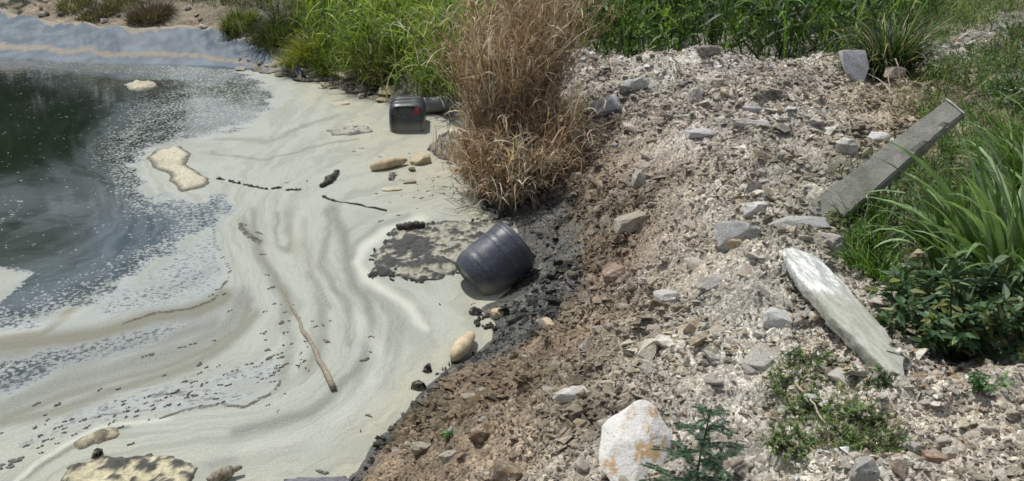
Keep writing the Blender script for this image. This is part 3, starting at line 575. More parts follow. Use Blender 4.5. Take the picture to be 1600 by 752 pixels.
while k < 110:
    if k < 45:
        t = r7.uniform(0, len(RIM)-1.001); i_ = int(t); f = t-i_; px, py = RIM[i_][0]*(1-f)+RIM[i_+1][0]*f+r7.normal(0, 5), RIM[i_][1]*(1-f)+RIM[i_+1][1]*f+r7.normal(0, 3)
    elif k < 60: px, py = r7.uniform(600, 720), r7.uniform(362, 430)
    else: t = r7.uniform(0, 1); px, py = [(750+90*t, 322+20*t), (745+40*t, 485+45*t), (770-90*t, 540+50*t), (835+20*t, 350+110*t)][k % 4]; px += r7.normal(0, 9); py += r7.normal(0, 6)
    k += 1; p = hit(px, py); q = r7.uniform(.018, .06)
    o = bpy.data.objects.new('muck_clod', wm[k % 4]); COL.objects.link(o); o.location = (p.x, p.y, max(p.z, 0)+.006); o.scale = (q*1.3, q, q*.45); o.rotation_euler = (r7.normal(0, .1), r7.normal(0, .1), r7.uniform(0, 3))
    if k <= 60: tag(o, 'wet black clod of muck on the crusted scum mat', 'clod', 'black clods on the scum mat beside the drum')
    else: tag(o, 'wet black clod of muck along the shore around the near drum', 'clod', 'black clods along the shore around the near drum')
for o in clm: bpy.data.objects.remove(o)

# ---- debris washed up on the far shore
r5 = np.random.default_rng(15); dm = [lump(rpts(12, 1, 700+i), 'debris', (1, 1, 1), (0, 0, 0), sub=False) for i in range(5)]
DL = [(375, 98), (420, 102), (470, 112), (520, 124), (570, 138), (610, 152)]
for i in range(90):
    t = r5.uniform(0, 4.999); a, b_ = DL[int(t)], DL[int(t)+1]; f = t-int(t); px, py = a[0]*(1-f)+b_[0]*f, a[1]*(1-f)+b_[1]*f+r5.normal(0, 7)
    p = hit(px, py); z = max(p.z, .0); o = bpy.data.objects.new('driftwood_chunk', dm[i % 5].data); COL.objects.link(o); o.location = (p.x, p.y, z+.02)
    q = r5.uniform(.05, .16); o.scale = (q*r5.uniform(1, 2), q*r5.uniform(.8, 1.6), q*r5.uniform(.25, .5)); o.rotation_euler = (r5.normal(0, .1), r5.normal(0, .1), r5.uniform(0, 3)); o.color = (*[(.07, .065, .05), (.16, .14, .1), (.42, .35, .23), (.05, .05, .045), (.3, .28, .22)][r5.integers(0, 5)], 1)
    tag(o, 'piece of dark and cream debris washed up on the far shore', 'driftwood', 'debris washed up between the liner and the far drum')
for i in range(40):
    px, py = r5.uniform(0, 330), r5.uniform(12, 60); p = hit(px, py); o = bpy.data.objects.new('bank_stone', dm[i % 5].data); COL.objects.link(o); o.location = (p.x, p.y, p.z+.03)
    q = r5.uniform(.04, .13); o.scale = (q*1.4, q, q*.6); o.rotation_euler = (0, 0, r5.uniform(0, 3)); o.color = (*[(.4, .37, .32), (.16, .14, .11), (.33, .24, .17)][r5.integers(0, 3)], 1)
    tag(o, 'small stone on the soil of the far bank', 'stone', 'small stones on the far bank above the liner')
for o in dm: bpy.data.objects.remove(o)

# ------------------------------------------------------------------ drums
def lathe(prof, n=48, sq=0):
    V = []; m = len(prof)
    for r, z in prof:
        for k in range(n): a = 2*math.pi*k/n; q = 1 if not sq else 1/(abs(math.cos(a))**sq+abs(math.sin(a))**sq)**(1/sq); V.append((r*math.cos(a)*q, r*math.sin(a)*q, z))
    Q = [[j*n+k, j*n+(k+1) % n, (j+1)*n+(k+1) % n, (j+1)*n+k] for j in range(m-1) for k in range(n)]; return np.array(V), np.array(Q)
def mat_plastic(name, col, dirty):
    b = NB(name); p = b.objc(); d = b.mapr(b.noise(p, 4., 5, .65), .48, .68, 0., .55)
    ps = b.n('ShaderNodeSeparateXYZ'); b.set(ps.inputs[0], b.pos())
    low = b.mapr(b.math('ADD', ps.outputs[2], b.math('MULTIPLY', b.noise(p, 9., 4), .12)), .10, .24, .8, 0.)
    c = b.mix(b.math('MULTIPLY', d, .5), col, (.17, .18, .19)); c = b.mix(b.mapr(b.noise(p, 60., 4, .7), .54, .68, 0., .5), c, (.24, .24, .23)); c = b.mix(b.math('MULTIPLY', low, dirty), c, (.33, .30, .23))
    return b.done(b.bsdf(c, b.mapr(d, 0., .55, .40, .65), b.bump(b.noise(p, 7., 3), .01, .4), .5))
BX, BY = 1, 1
def drum(name, loc, axis, roll, r, L_, label, bung=False, col=(.045, .052, .064), crush=0., rib=.045, sh=.06, sq=0):
    root = empty(name, loc); q = Vector(axis).to_track_quat('Z', 'Y').to_matrix().to_4x4() @ Matrix.Rotation(roll, 4, 'Z')
    root.matrix_world = Matrix.Translation(loc) @ q; tag(root, label, 'drum'); h = L_/2; mt = mat_plastic('drum_plastic', col, .8)
    prof = [(r*.86, -h+.004), (r*.93, -h+.01), (r*.985, -h+.035), (r, -h+.06)]; rb = 1-rib
    for z in (-h*.42, h*.42): prof += [(r, z-.035), (r*1.0, z-.022), (r*rb, z-.014), (r*rb, z+.014), (r*1.0, z+.022), (r, z+.035)]
    prof += [(r, h-sh-.02), (r*.985, h-sh), (r*.93, h-sh*.45), (r*.86, h-.004)]
    V, Q = lathe(prof, 64, sq)
    if crush: V[:, 0] += crush*vnoise(V[:, 2]*4, V[:, 1]*5, 3); V[:, 1] += crush*vnoise(V[:, 2]*4, V[:, 0]*5, 4)
    obj('body', mesh_np('body', V, [Q], None, True), mt, root)
    for s, nm in ((-1, 'drum_base'), (1, 'drum_lid')):
        V, Q = lathe([(r*.87, s*(h-.012)), (r*.87, s*(h+.012)), (r*.83, s*(h+.012)), (r*.82, s*(h-.008)), (r*.4, s*(h-.006)), (.002, s*(h-.006))], 64, sq)
        lid = obj(nm, mesh_np(nm, V, [Q], None, True), mt, root)
        if bung and s == 1:
            V, Q = lathe([(.052, 0), (.052, .03), (.044, .036), (.03, .03), (.001, .03)], 20); bb = obj('bung_cap', mesh_np('bung_cap', V, [Q], None, True), mat_simple('red_plastic', (.26, .045, .05), .6), lid, loc=(BX*r*.62, BY*r*.55, h-.008)); bb['label'] = 'red screw cap'
            V, Q = lathe([(.052, 0), (.052, .02), (.044, .024), (.001, .022)], 20); obj('bung_cap', mesh_np('bung_cap', V, [Q], None, True), mt, lid, loc=(-BX*r*.62, BY*r*.55, h-.008))
    for z in (-h*.42+.045, h*.42+.045, -h+.062):
        V, Q = lathe([(r+.001, z-.004), (r+.004, z-.002), (r+.004, z+.002), (r+.001, z+.004)], 64, sq); obj('hoop', mesh_np('hoop', V, [Q], None, True), mt, root)
    return root
p = P(773, 410, .22); drum('plastic_drum', (p[0], p[1], .22), (-.38, -.20, -.26), .4, .275, .58, 'large black plastic drum lying on its side at the mud edge', col=(.045, .053, .070), rib=.004, sh=.085)
p = P(634, 188, .16); drum('plastic_drum', (p[0], p[1]+.30, .15), (.05, -1, .06), 0., .265, .82, 'far black squarish plastic drum with a red screw cap, half sunk by dry grass', True, (.035, .04, .045), sq=4.5)
p = P(680, 172, .12); drum('container', (p[0], p[1]+.3, .14), (1, .25, .02), 0, .13, .5, 'small grey plastic container behind dry grass right of the far drum', col=(.17, .19, .20))
tag(bpy.data.objects['container'], cat='container')

# ------------------------------------------------------------------ named stones and slabs
PALE, GREY, TAN, WHITE, BRN = (.52, .50, .46), (.36, .36, .35), (.46, .36, .23), (.66, .65, .61), (.25, .18, .12)
# (px, py of the middle, width px, height px, thickness ratio, roll deg, colour, seed, label)
NR = [
      (892, 617, 52, 30, .55, -10, WHITE, 2, 'white capped stone left of the big white boulder'),
      (950, 655, 28, 24, .7, 0, PALE, 3, 'fist sized pale stone touching the left shoulder of the white boulder'),
      (790, 738, 50, 42, .7, 10, BRN, 4, 'dark brown stone at the bottom edge over the mud slope'),
      (1155, 368, 78, 50, .7, 15, (.40, .40, .39), 5, 'rounded grey boulder with a tan face in mid bank'),
      (1150, 380, 32, 20, .6, 0, TAN, 6, 'tan stone in front of the rounded grey boulder'),
      (1187, 325, 52, 28, .6, 0, WHITE, 7, 'bright white stone above the rounded grey boulder'),
      (1245, 347, 92, 26, .3, -6, (.42, .43, .41), 8, 'thin flat grey slab overhanging a dark gap'),
      (1305, 383, 40, 44, .8, 0, (.42, .40, .37), 9, 'upright grey stone below the flat overhanging slab'),
      (1216, 498, 44, 38, .6, 0, (.58, .59, .57), 10, 'pale grey squarish stone left of the long white slab'),
      (1281, 494, 32, 28, .7, 0, (.55, .47, .32), 11, 'cream stone touching the left of the long white slab'),
      (1015, 542, 26, 46, .6, 15, (.6, .57, .45), 12, 'upright cream stone on the mid slope above the white boulder'),
      (985, 345, 66, 30, .5, -20, (.38, .34, .27), 13, 'olive grey leaning stone on the brown slope'),
      (1376, 215, 36, 24, .6, 0, (.62, .63, .64), 14, 'white block beside the foot of the concrete post'),
      (1322, 228, 34, 30, .7, 0, (.56, .55, .52), 15, 'pale stone left of the white block'),
      (1398, 222, 18, 16, .6, 0, (.55, .54, .5), 16, 'small pale stone between white block and concrete post'),
      (1110, 80, 40, 26, .45, 10, (.22, .19, .17), 17, 'dark flat stone on the crest of the mound'),
      (1123, 130, 24, 20, .6, 0, (.62, .57, .44), 18, 'cream stone below the crest of the mound'),
      (1085, 148, 20, 30, .6, 20, (.42, .41, .38), 19, 'upright grey stone below the cream stone of the mound'),
      (1105, 208, 78, 20, .4, 0, (.46, .46, .45), 20, 'long low grey slab half buried in the mound'),
      (1175, 192, 70, 18, .4, 8, (.52, .51, .50), 21, 'long pale slab in the right of the mound'),
      (1180, 172, 40, 20, .5, 0, (.40, .39, .38), 22, 'grey stone above the long pale slab'),
      (990, 130, 44, 26, .4, -15, (.50, .51, .50), 23, 'tilted light grey slab high on the left mound'),
      (945, 165, 52, 40, .4, -20, (.44, .46, .49), 24, 'bluish grey flat slab beside the blue rag'),
      (990, 198, 36, 18, .4, 10, (.55, .50, .42), 25, 'cream flat stone right of the bluish grey slab'),
      (900, 275, 22, 14, .6, 0, (.45, .38, .24), 26, 'small tan stone at the foot of dry grass'),
      (998, 280, 20, 30, .7, 0, (.42, .40, .37), 27, 'upright grey stone high on the brown slope'),
      (1430, 405, 46, 34, .7, 0, (.48, .38, .27), 28, 'brown crusted rock among the weeds at right'),
      (1400, 418, 40, 20, .5, 0, (.50, .51, .49), 29, 'flat grey stone left of the brown crusted rock'),
      (1345, 735, 50, 50, .6, 0, (.36, .35, .32), 30, 'dark grey block at the bottom right of the weedy patch'),
      (1265, 625, 26, 30, .5, 0, (.48, .48, .45), 31, 'grey flat stone standing in the low weeds'),
      (1420, 700, 30, 30, .7, 0, (.44, .41, .38), 32, 'grey stone in the gravel right of the weedy patch'),
      (1460, 715, 40, 26, .6, 0, (.42, .28, .2), 33, 'reddish brown stone in the gravel at bottom right'),
      (1475, 690, 36, 22, .6, 0, (.50, .48, .44), 34, 'pale stone above the reddish brown stone'),
      (1548, 672, 24, 16, .6, 0, (.58, .54, .44), 35, 'cream pebble on the gravel path'),
      (755, 680, 44, 34, .8, 0, (.23, .16, .10), 36, 'brown earth clod on the lower slope'),
      (660, 700, 40, 26, .5, 0, (.36, .33, .26), 37, 'olive grey flat stone near the shore at bottom'),
      (700, 712, 30, 24, .5, 0, (.42, .38, .31), 38, 'greyish stone on the lower slope left of the brown clod'),
      (905, 665, 26, 20, .7, 0, (.36, .28, .18), 39, 'brown stone left of the white boulder'),
      (1370, 110, 28, 22, .6, 0, (.3, .24, .2), 40, 'brown stone right of the upright white block on the crest'),
      (1400, 112, 30, 24, .6, 0, (.42, .34, .3), 41, 'pinkish stone on the crest beneath the dark grass tussock'),
      (1430, 98, 24, 12, .5, 0, (.6, .6, .58), 42, 'white flat stone near the far gravel strip'),
      (1120, 440, 60, 26, .5, -10, (.44, .42, .39), 43, 'broad grey stone in the centre of the bank'),
      (960, 425, 40, 34, .5, -30, (.30, .21, .16), 44, 'reddish brown slab on the brown slope'),
      (1040, 465, 40, 30, .5, 0, (.55, .54, .50), 45, 'pale angular stone below the centre of the bank'),
      (1110, 560, 34, 24, .5, 30, (.45, .45, .42), 46, 'grey shard right of the upright cream stone')]
def px_scale(p): return (p.y*cT+(CH-p.z)*sT)/F
for (px, py, wpx, hpx, fl, roll, col, sd_, lab) in NR:
    p = hit(px, py+hpx*.3); s = px_scale(p); W_ = wpx*s*.56; Hh = hpx*s*.56
    # seen from about 25 degrees above: image height mixes depth and height
    hz = Hh*(.55+.6*fl); dp = Hh*1.25 if fl < .5 else Hh*1.0
    o = lump(rpts(20, 1, 500+sd_), 'stone', col, (p.x, p.y+dp*.25, p.z+hz*.35), (R(-8)+R(8)*math.sin(sd_), R(roll), R(20)*math.sin(sd_*3)), (W_, dp, hz), bevel=.05, disp=.09)
    tag(o, lab, 'slab' if 'slab' in lab else 'boulder' if 'boulder' in lab else 'stone')

def mat_boulder():
    b = NB('quartz_boulder'); p = b.objc(); n = b.noise(p, 1.1, 5, .65); c = b.mix(b.mapr(n, .50, .60), (.70, .69, .65), (.52, .35, .18)); c = b.mix(b.mapr(b.noise(p, 7., 5, .7), .62, .70, 0., .5), c, (.42, .30, .22))
    c = b.mix(b.mapr(b.noise(p, 4., 5, .7), .55, .62, 0., .8), c, (.72, .70, .66)); c = b.mix(b.mapr(b.noise(p, 11., 5, .7), .56, .64, 0., .7), c, (.36, .33, .28)); return b.done(b.bsdf(c, .75, b.bump(b.noise(b.pos(), 45., 6, .7), .01), .3))
p = hit(995, 735); s = px_scale(p); pts = [Vector(q) for q in ((.0, .75, 1.0), (-.35, .3, .80), (.45, .75, .78), (.98, .35, .15), (.85, -.7, -.55), (-.98, .1, .35), (-.85, -.9, -.3), (-.1, -1.55, -.75), (.25, -.35, .42), (.1, 1.2, .4), (-.8, .9, -.6), (.8, 1., -.6), (-.5, -.5, .38))]
tag(lump(pts, 'boulder', (1, 1, 1), (p.x, p.y+.08, p.z+.10), (0, R(4), R(-8)), (60*s, 70*s, 50*s), mat_boulder(), bevel=.06, disp=.05), 'big white and ochre boulder at the bottom of the photo', 'boulder')
def slab(name, outline, th, mat, col, taper=.9, jit=.012, seed=1):
    """outline in local metres, grid-filled top, ragged sides"""
    r = np.random.default_rng(seed); o = np.array(outline, float); n0 = len(o); pts = []
    for i in range(n0):
        a, b = o[i], o[(i+1) % n0]; k = max(2, int(np.linalg.norm(b-a)/.035))
        for t in range(k): pts.append(a+(b-a)*t/k+r.normal(0, jit*.5, 2))
    pts = np.array(pts); n = len(pts); c = pts.mean(0); V = []; rings = [(.0, -th, taper), (.0, -th*.6, taper*.5+.5), (0, -th*.25, 1.0), (0, -.004, .99), (0, .004, .93), (0, .008, .6), (0, .009, .25)]
    for _, z, s in rings:
        q = c+(pts-c)*s; zz = z+(.002*fbm(q[:, 0]*6, q[:, 1]*25, 3, seed) if z > -.01 else r.normal(0, jit*.5, n)); jx = r.normal(0, jit*.35, (n, 2)) if z < 0 else 0
        V.append(np.column_stack([q+jx, np.broadcast_to(zz, n)]))
    V = np.vstack(V); Q = np.array([[j*n+k, j*n+(k+1) % n, (j+1)*n+(k+1) % n, (j+1)*n+k] for j in range(len(rings)-1) for k in range(n)])
    f0 = np.arange(n)[None, ::-1]; f1 = (np.arange(n)+(len(rings)-1)*n)[None, :]
    me = mesh_np(name, V, [Q, f0, f1], None, True)
    try: me.set_sharp_from_angle(angle=.6)
    except Exception: pass
    ob = obj(name, me, mat); ob.color = (*col, 1); return ob
def place_plane(o, a, b, up):
    """local x runs a->b, local z as near up as possible"""
    a, b = Vector(a), Vector(b); x = (b-a).normalized(); z = Vector(up); z = (z-x*z.dot(x)).normalized(); y = z.cross(x)
    o.matrix_world = Matrix.Translation(a) @ Matrix((x, y, z)).transposed().to_4x4()
def mat_marble():
    b = NB('streaked_slab'); m = b.n('ShaderNodeMapping'); m.inputs['Scale'].default_value = (2.5, 14, 8); b.set(m.inputs[0], b.objc()); p = m.outputs[0]
    n = b.noise(p, 1.6, 6, .65); c = b.mix(b.mapr(n, .42, .58), (.36, .38, .35), (.70, .71, .68)); c = b.mix(b.mapr(b.noise(b.objc(), 9., 5), .55, .68, 0., .6), c, (.36, .34, .26))
    ox = b.n('ShaderNodeSeparateXYZ'); b.set(ox.inputs[0], b.objc()); c = b.mix(b.math('MULTIPLY', b.mapr(b.math('ADD', ox.outputs[0], b.math('MULTIPLY', b.noise(b.objc(), 7., 4), .5)), .85, 1.15), .75), c, (.30, .30, .24)); c = b.mix(b.mapr(b.noise(b.objc(), 22., 5, .7), .55, .68, 0., .6), c, (.22, .22, .19))
    return b.done(b.bsdf(c, .8, b.bump(b.math('ADD', b.math('MULTIPLY', n, .3), b.noise(b.objc(), 50., 4)), .006), .3))
a = hit(1238, 408); b_ = hit(1412, 592); a.z += .08; b_.z += .02; Lm = (b_-a).length
s_ = slab('marble_slab', [(-.02, -.06), (-.05, .02), (.05, .10), (.14, .125), (Lm*.33, .14), (Lm*.45, .125), (Lm*.7, .12), (Lm*.88, .10), (Lm*.93, .05), (Lm, .0), (Lm*.97, -.07), (Lm*.8, -.09), (Lm*.62, -.125), (Lm*.45, -.11), (Lm*.3, -.13), (.1, -.10)], .075, mat_marble(), (1, 1, 1), jit=.005, seed=4)
place_plane(s_, a, b_, (.12, -.25, 1)); tag(s_, 'long white streaked stone slab sloping down beside the leafy shrub', 'slab')
def mat_conc():
    b = NB('old_concrete'); p = b.objc(); n = b.noise(p, 12., 6, .7); c = b.mix(b.mapr(n, .3, .7), (.24, .235, .205), (.34, .335, .295)); c = b.mix(b.mapr(b.noise(p, 90., 3), .60, .68, 0., .7), c, (.09, .085, .075))
    c = b.mix(b.mapr(b.noise(p, 4., 5, .7), .48, .66, 0., .6), c, (.15, .155, .11)); c = b.mix(b.mapr(b.noise(p, 17., 4, .7), .6, .7, 0., .6), c, (.40, .39, .35)); return b.done(b.bsdf(c, .9, b.bump(b.noise(p, 70., 5, .7), .006), .25))
def post():
    a = hit(1283, 326); a.z -= .10; far = Vector(P(1492, 172, a.z+.78))
    L_ = (far-a).length; bm = bmesh.new(); w_, h_ = .09, .075
    secs = np.linspace(0, L_, 14); rings = []
    for i, s in enumerate(secs):
        k = 1.15-.28*s/L_; rings.append([bm.verts.new((s, sx*w_*k*(1.25-.25*s/L_)+random.gauss(0, .002), sz*h_*k+random.gauss(0, .002))) for sx, sz in ((-1, -1), (1, -1), (1, 1), (-1, 1))])
    for i in range(13):
        for k in range(4): bm.faces.new((rings[i][k], rings[i][(k+1) % 4], rings[i+1][(k+1) % 4], rings[i+1][k]))
    bm.faces.new(rings[0][::-1]); bm.faces.new(rings[-1]); bmesh.ops.recalc_face_normals(bm, faces=bm.faces[:])
    bmesh.ops.bevel(bm, geom=[e for e in bm.edges if abs((e.verts[0].co-e.verts[1].co).normalized().x) > .9 or min(e.verts[0].co.x, e.verts[1].co.x) > L_-.001], offset=.012, segments=2, affect='EDGES')
    bmesh.ops.subdivide_edges(bm, edges=[e for e in bm.edges if e.calc_length() > .05], cuts=3, use_grid_fill=True)
    from mathutils import noise as mn
    for v in bm.verts:
        rim = abs(v.co.y) > .07 and abs(v.co.z) > .05; v.co += Vector((0, mn.noise(v.co*9)*.006, mn.noise(v.co*9+Vector((5, 5, 5)))*.006))
        if rim and mn.noise(v.co*7+Vector((9, 0, 0))) > .15: v.co.y *= .90; v.co.z *= .86
    me = bpy.data.meshes.new('concrete_post'); bm.to_mesh(me); bm.free()
    root = obj('concrete_post', me, mat_conc()); place_plane(root, a, far, (-.2, -.8, 1)); tag(root, 'square grey concrete fence post lying tilted across the top of the bank', 'fence post')
    V, Q = lathe([(.001, 0), (.006, 0)], 8)
    cap = slab('broken_end', [(-.077, -.104), (.077, -.104), (.077, .104), (-.077, .104)], .01, mat_simple('fresh_concrete', (.5, .5, .46), .9), (1, 1, 1), 1., .006, 6)
    cap.parent = root; cap.matrix_parent_inverse = Matrix(); cap.matrix_local = Matrix.Translation((L_+.006, 0, 0)) @ Matrix.Rotation(math.pi/2, 4, 'Y') @ Matrix.Scale(.85, 4); cap['label'] = 'pale broken end face'
post()
# upright white block on the crest
p = hit(1332, 130); s = px_scale(p); pts = [Vector(q) for q in ((-1, -.5, 1), (.75, -.4, 1.02), (1, .4, .7), (-.9, .5, 1), (-.9, -.6, -.1), (.95, -.6, .0), (.45, -.7, -1), (.1, .6, -1), (.8, .5, -.6), (1.0, -.3, .35))]
tag(lump(pts, 'stone_block', (.68, .68, .69), (p.x, p.y+.05, p.z+22*s), (R(-14), 0, R(6)), (22*s, 18*s, 27*s), bevel=.05, disp=.02), 'upright white angular block on the crest in front of the grass', 'stone block')
# ---- rags and litter
def rag(px, py, w_, col, lab, seed):
    p = hit(px, py); n = 9; X, Y = np.meshgrid(np.linspace(-1, 1, n), np.linspace(-1, 1, n)); X, Y = X.ravel(), Y.ravel()
    V = np.stack([X*w_*(1+.3*vnoise(Y*2, X*0, seed)), Y*w_*.8, .5*w_*(1+fbm(X*1.6, Y*1.6, 3, seed))], 1)
    tag(obj('rag', mesh_np('rag', V, [grid_faces(n, n)], None, True), mat_simple('rag_cloth', col, .7), loc=p), lab, 'rag')
rag(917, 180, .06, (.03, .12, .22), 'dark blue plastic rag at the left of the bluish grey slab', 1)
rag(966, 228, .035, (.2, .45, .6), 'small light blue plastic scrap on the brown slope below the slab', 2)

# ------------------------------------------------------------------ loose stones one can pick out, then gravel
protos = []
for i in range(16):
    bm = hull(rpts(random.choice([9, 11, 13, 16]), random.uniform(.5, .85), 900+i)); bmesh.ops.bevel(bm, geom=bm.edges[:], offset=.04, segments=1, affect='EDGES')
    me = bpy.data.meshes.new('loose_stone'); bm.to_mesh(me); bm.free(); me.materials.append(M_ROCK); protos.append(me)
PAL = [((.56, .545, .50), 3.0), ((.42, .41, .375), 3.4), ((.48, .43, .34), 2.6), ((.33, .315, .285), 2.4), ((.38, .28, .19), 1.5), ((.27, .205, .15), 1.4), ((.74, .725, .69), 2.3), ((.17, .15, .125), 1.5), ((.46, .35, .29), .6), ((.5, .38, .2), .5)]
pc = np.array([p[0] for p in PAL]); pw = np.array([p[1] for p in PAL]); pw /= pw.sum()
BANKP = [(560, 760), (640, 660), (720, 590), (800, 545), (870, 470), (900, 400), (900, 320), (890, 240), (850, 150), (850, 70), (930, 72), (1040, 72), (1290, 90), (1400, 110), (1400, 160), (1340, 250), (1310, 300), (1330, 420), (1400, 540), (1480, 590), (1590, 600), (1640, 700), (1640, 800), (560, 800)]
r3 = np.random.default_rng(3); cnt = 0
avoid = [(1000, 690, 62)]+[(q[0], q[1], max(q[2], q[3])*.45) for q in NR]+[(1320, 490, 60), (1280, 440, 40), (1370, 550, 50), (1400, 240, 40), (1440, 210, 40)]
while cnt < 285:
    px, py = r3.uniform(560, 1600), r3.uniform(75, 745)
    if poly_sd(np.array([px]), np.array([py]), BANKP)[0] < 6 or any(math.hypot(px-a, py-b) < c for a, b, c in avoid): continue
    p = hit(px, py); s = px_scale(p); size = min(max(r3.lognormal(2.15, .48)*s, .022), .17)
    zone = ground_col(np.array([p.x]), np.array([p.y]), np.array([.5]))[0]; lum = zone.mean()
    base = pc[r3.choice(len(pc), p=pw)]; col = base*.65+zone*.45 if lum > .32 else base*.35+zone*.65
    if lum <= .32: size = min(size, .075)
    o = bpy.data.objects.new('loose_stone', protos[cnt % 16]); COL.objects.link(o)
    o.location = (p.x, p.y, p.z+size*.05); o.rotation_euler = tuple(r3.uniform(-.4, .4, 2))+(r3.uniform(0, 6.28),); o.scale = size*np.array([r3.uniform(.8, 1.5), r3.uniform(.7, 1.1), r3.uniform(.5, .85)]); o.color = (*np.clip(col, 0, .75), 1)
    if lum <= .36: tag(o, 'loose brownish rubble stone on the lower brown slope', 'stone', 'brownish stones strewn on the lower slope')
    else: tag(o, 'loose pale angular rubble stone on the upper bank', 'stone', 'pale stones strewn on the upper bank')
    cnt += 1

def gravel():
    vars_ = []
    for i in range(14):
        V, T = bm_np(hull(rpts(8 if i < 8 else 7, random.uniform(.45, .8), 1500+i))); vars_.append((V, T))
    r = np.random.default_rng(11); N = 1000000
    x = r.uniform(-2.4, 8.5, N); y = 2.4+r.uniform(0, 1, N)**1.0*15.5; d = y*cT+(CH-1)*sT
    keep = r.uniform(0, 1, N) < np.minimum(1, (4.2/d)**1.35); x, y, d = x[keep], y[keep], d[keep]
    z = H(x, y); px, py = proj(x, y, z); k = (z > .03) & (px > -100) & (px < 1750) & (py > 55) & (py < 860); x, y, z, d, px, py = [a[k] for a in (x, y, z, d, px, py)]
    bs = poly_sd(px, py, BANKP); veg = poly_sd(px, py, [(1330, 260), (1420, 200), (1700, 100), (1700, 590), (1480, 575), (1400, 500)])
    k = (bs > r.uniform(-70, 5, len(x))) | ((veg < 0) & (px > 1300) & (r.uniform(0, 1, len(x)) < .8)); k &= r.uniform(0, 1, len(x)) < np.where(veg > 0, .3, 1.)
    k &= ~((r.uniform(0, 1, len(x)) < .0)); x, y, z, d, px, py = [a[k] for a in (x, y, z, d, px, py)]
    n = len(x)
    if n > 150000: s_ = r.permutation(n)[:150000]; x, y, z, d, px, py = [a[s_] for a in (x, y, z, d, px, py)]; n = len(x)
    size = np.clip(r.lognormal(math.log(.0098), .62, n), .0045, .06)*(d/4.4)**.40*.80*np.where((px > 1380) & (py > 560), .72, 1.)
    pn = fbm(x*2.1, y*2.1, 3, 90); size = size*(1+.55*pn); keep_ = r.uniform(0, 1, n) < np.clip(1.1+1.1*pn, .5, 1.); x, y, z, d, px, py, size = [q_[keep_] for q_ in (x, y, z, d, px, py, size)]; n = len(x)
    zc = ground_col(x, y, z); lum = zc.mean(1, keepdims=True); pal = pc[r.choice(len(pc), n, p=pw)]
    wgt = np.clip((lum-.25)/.2, .10, .68); col = pal*wgt*1.02+zc*(1-wgt); col = col*r.uniform(.72, 1.18, (n, 1))*(1+.22*fbm(x*3.3, y*3.3, 3, 91))[:, None]*np.array([1.05, 1.035, .98]); col = np.clip(col, .02, .8)
    md = poly_sd(x, y, MUDW)+.13*fbm(x*5, y*5, 3, 44) > 0; size = np.where(md, size*1.1, size)
    mc = np.array(mud)*r.uniform(.4, 1.5, (n, 1))+(r.uniform(0, 1, (n, 1)) > .9)*np.array((.16, .155, .14)); col = np.where(md[:, None], mc, col)  # a few mud stones coloured pale grey as painted glints
    parts = []; vi = r.integers(0, 14, n)
    for v in range(14):
        V, T = vars_[v]; m = np.where(vi == v)[0]; nn = len(m)
        S = size[m, None]*np.stack([r.uniform(.9, 1.7, nn), r.uniform(.7, 1.2, nn), r.uniform(.5, .95, nn)], 1)
        a, b, c = r.uniform(0, 6.28, nn), r.normal(0, .35, nn), r.normal(0, .35, nn)
        q = V[None]*S[:, None]; ca, sa = np.cos(b)[:, None], np.sin(b)[:, None]; q = np.stack([q[..., 0], q[..., 1]*ca-q[..., 2]*sa, q[..., 1]*sa+q[..., 2]*ca], -1)
        ca, sa = np.cos(c)[:, None], np.sin(c)[:, None]; q = np.stack([q[..., 0]*ca+q[..., 2]*sa, q[..., 1], -q[..., 0]*sa+q[..., 2]*ca], -1)
        ca, sa = np.cos(a)[:, None], np.sin(a)[:, None]; q = np.stack([q[..., 0]*ca-q[..., 1]*sa, q[..., 0]*sa+q[..., 1]*ca, q[..., 2]], -1)
        q += np.stack([x[m], y[m], z[m]+size[m]*.22], 1)[:, None]
        TT = (T[None]+np.arange(nn)[:, None, None]*len(V)).reshape(-1, 3); parts.append((q.reshape(-1, 3), TT, np.repeat(col[m], len(V), 0)))
    V, Fc, C = merge(parts); print('gravel', n, sum(len(f) for f in Fc))
    o = obj('gravel', mesh_np('gravel', V, Fc, C), M_GRAVEL); tag(o, 'loose crushed stone rubble covering the bank', 'gravel', kind='stuff')
gravel()

# ------------------------------------------------------------------ vegetation
def blades(base, length, width, az, lean, bend, col, k=5, curl=None, seed=0, tipc=None, prof=.75):
    n = len(base); t = np.linspace(0, 1, k+1); r = np.random.default_rng(seed)
    ang = lean[:, None]+bend[:, None]*t[None]**1.4; azz = az[:, None]+(curl[:, None]*t[None] if curl is not None else 0)
    dl = (length/k)[:, None]; mid = (ang[:, 1:]+ang[:, :-1])/2; am = (azz+0*ang)[:, 1:] if curl is not None else np.repeat(az[:, None], k, 1)
    st = np.stack([np.sin(mid)*np.cos(am), np.sin(mid)*np.sin(am), np.cos(mid)], -1)*dl[..., None]
    pos = np.concatenate([np.zeros((n, 1, 3)), np.cumsum(st, 1)], 1)+base[:, None]
    tw = az+math.pi/2+r.normal(0, .5, n); sdv = np.stack([np.cos(tw), np.sin(tw), r.normal(0, .3, n)], -1)[:, None]
    wp = (np.minimum(1, .45+2.2*t)*(1-t)**prof)[None, :, None]*width[:, None, None]*.5; wp[:, -1] = .0006
    V = np.stack([pos-sdv*wp, pos+sdv*wp], 2).reshape(-1, 3)
    i = np.arange(n)[:, None]*(2*(k+1))+np.arange(k)[None]*2; i = i.ravel(); Q = np.stack([i, i+1, i+3, i+2], 1)
    c = np.repeat(col, 2*(k+1), 0).reshape(n, k+1, 2, 3)
    if tipc is not None: c = c*(1-t[None, :, None, None]**2*.6)+np.array(tipc)*(t[None, :, None, None]**2*.6)
    return V, Q, c.reshape(-1, 3)
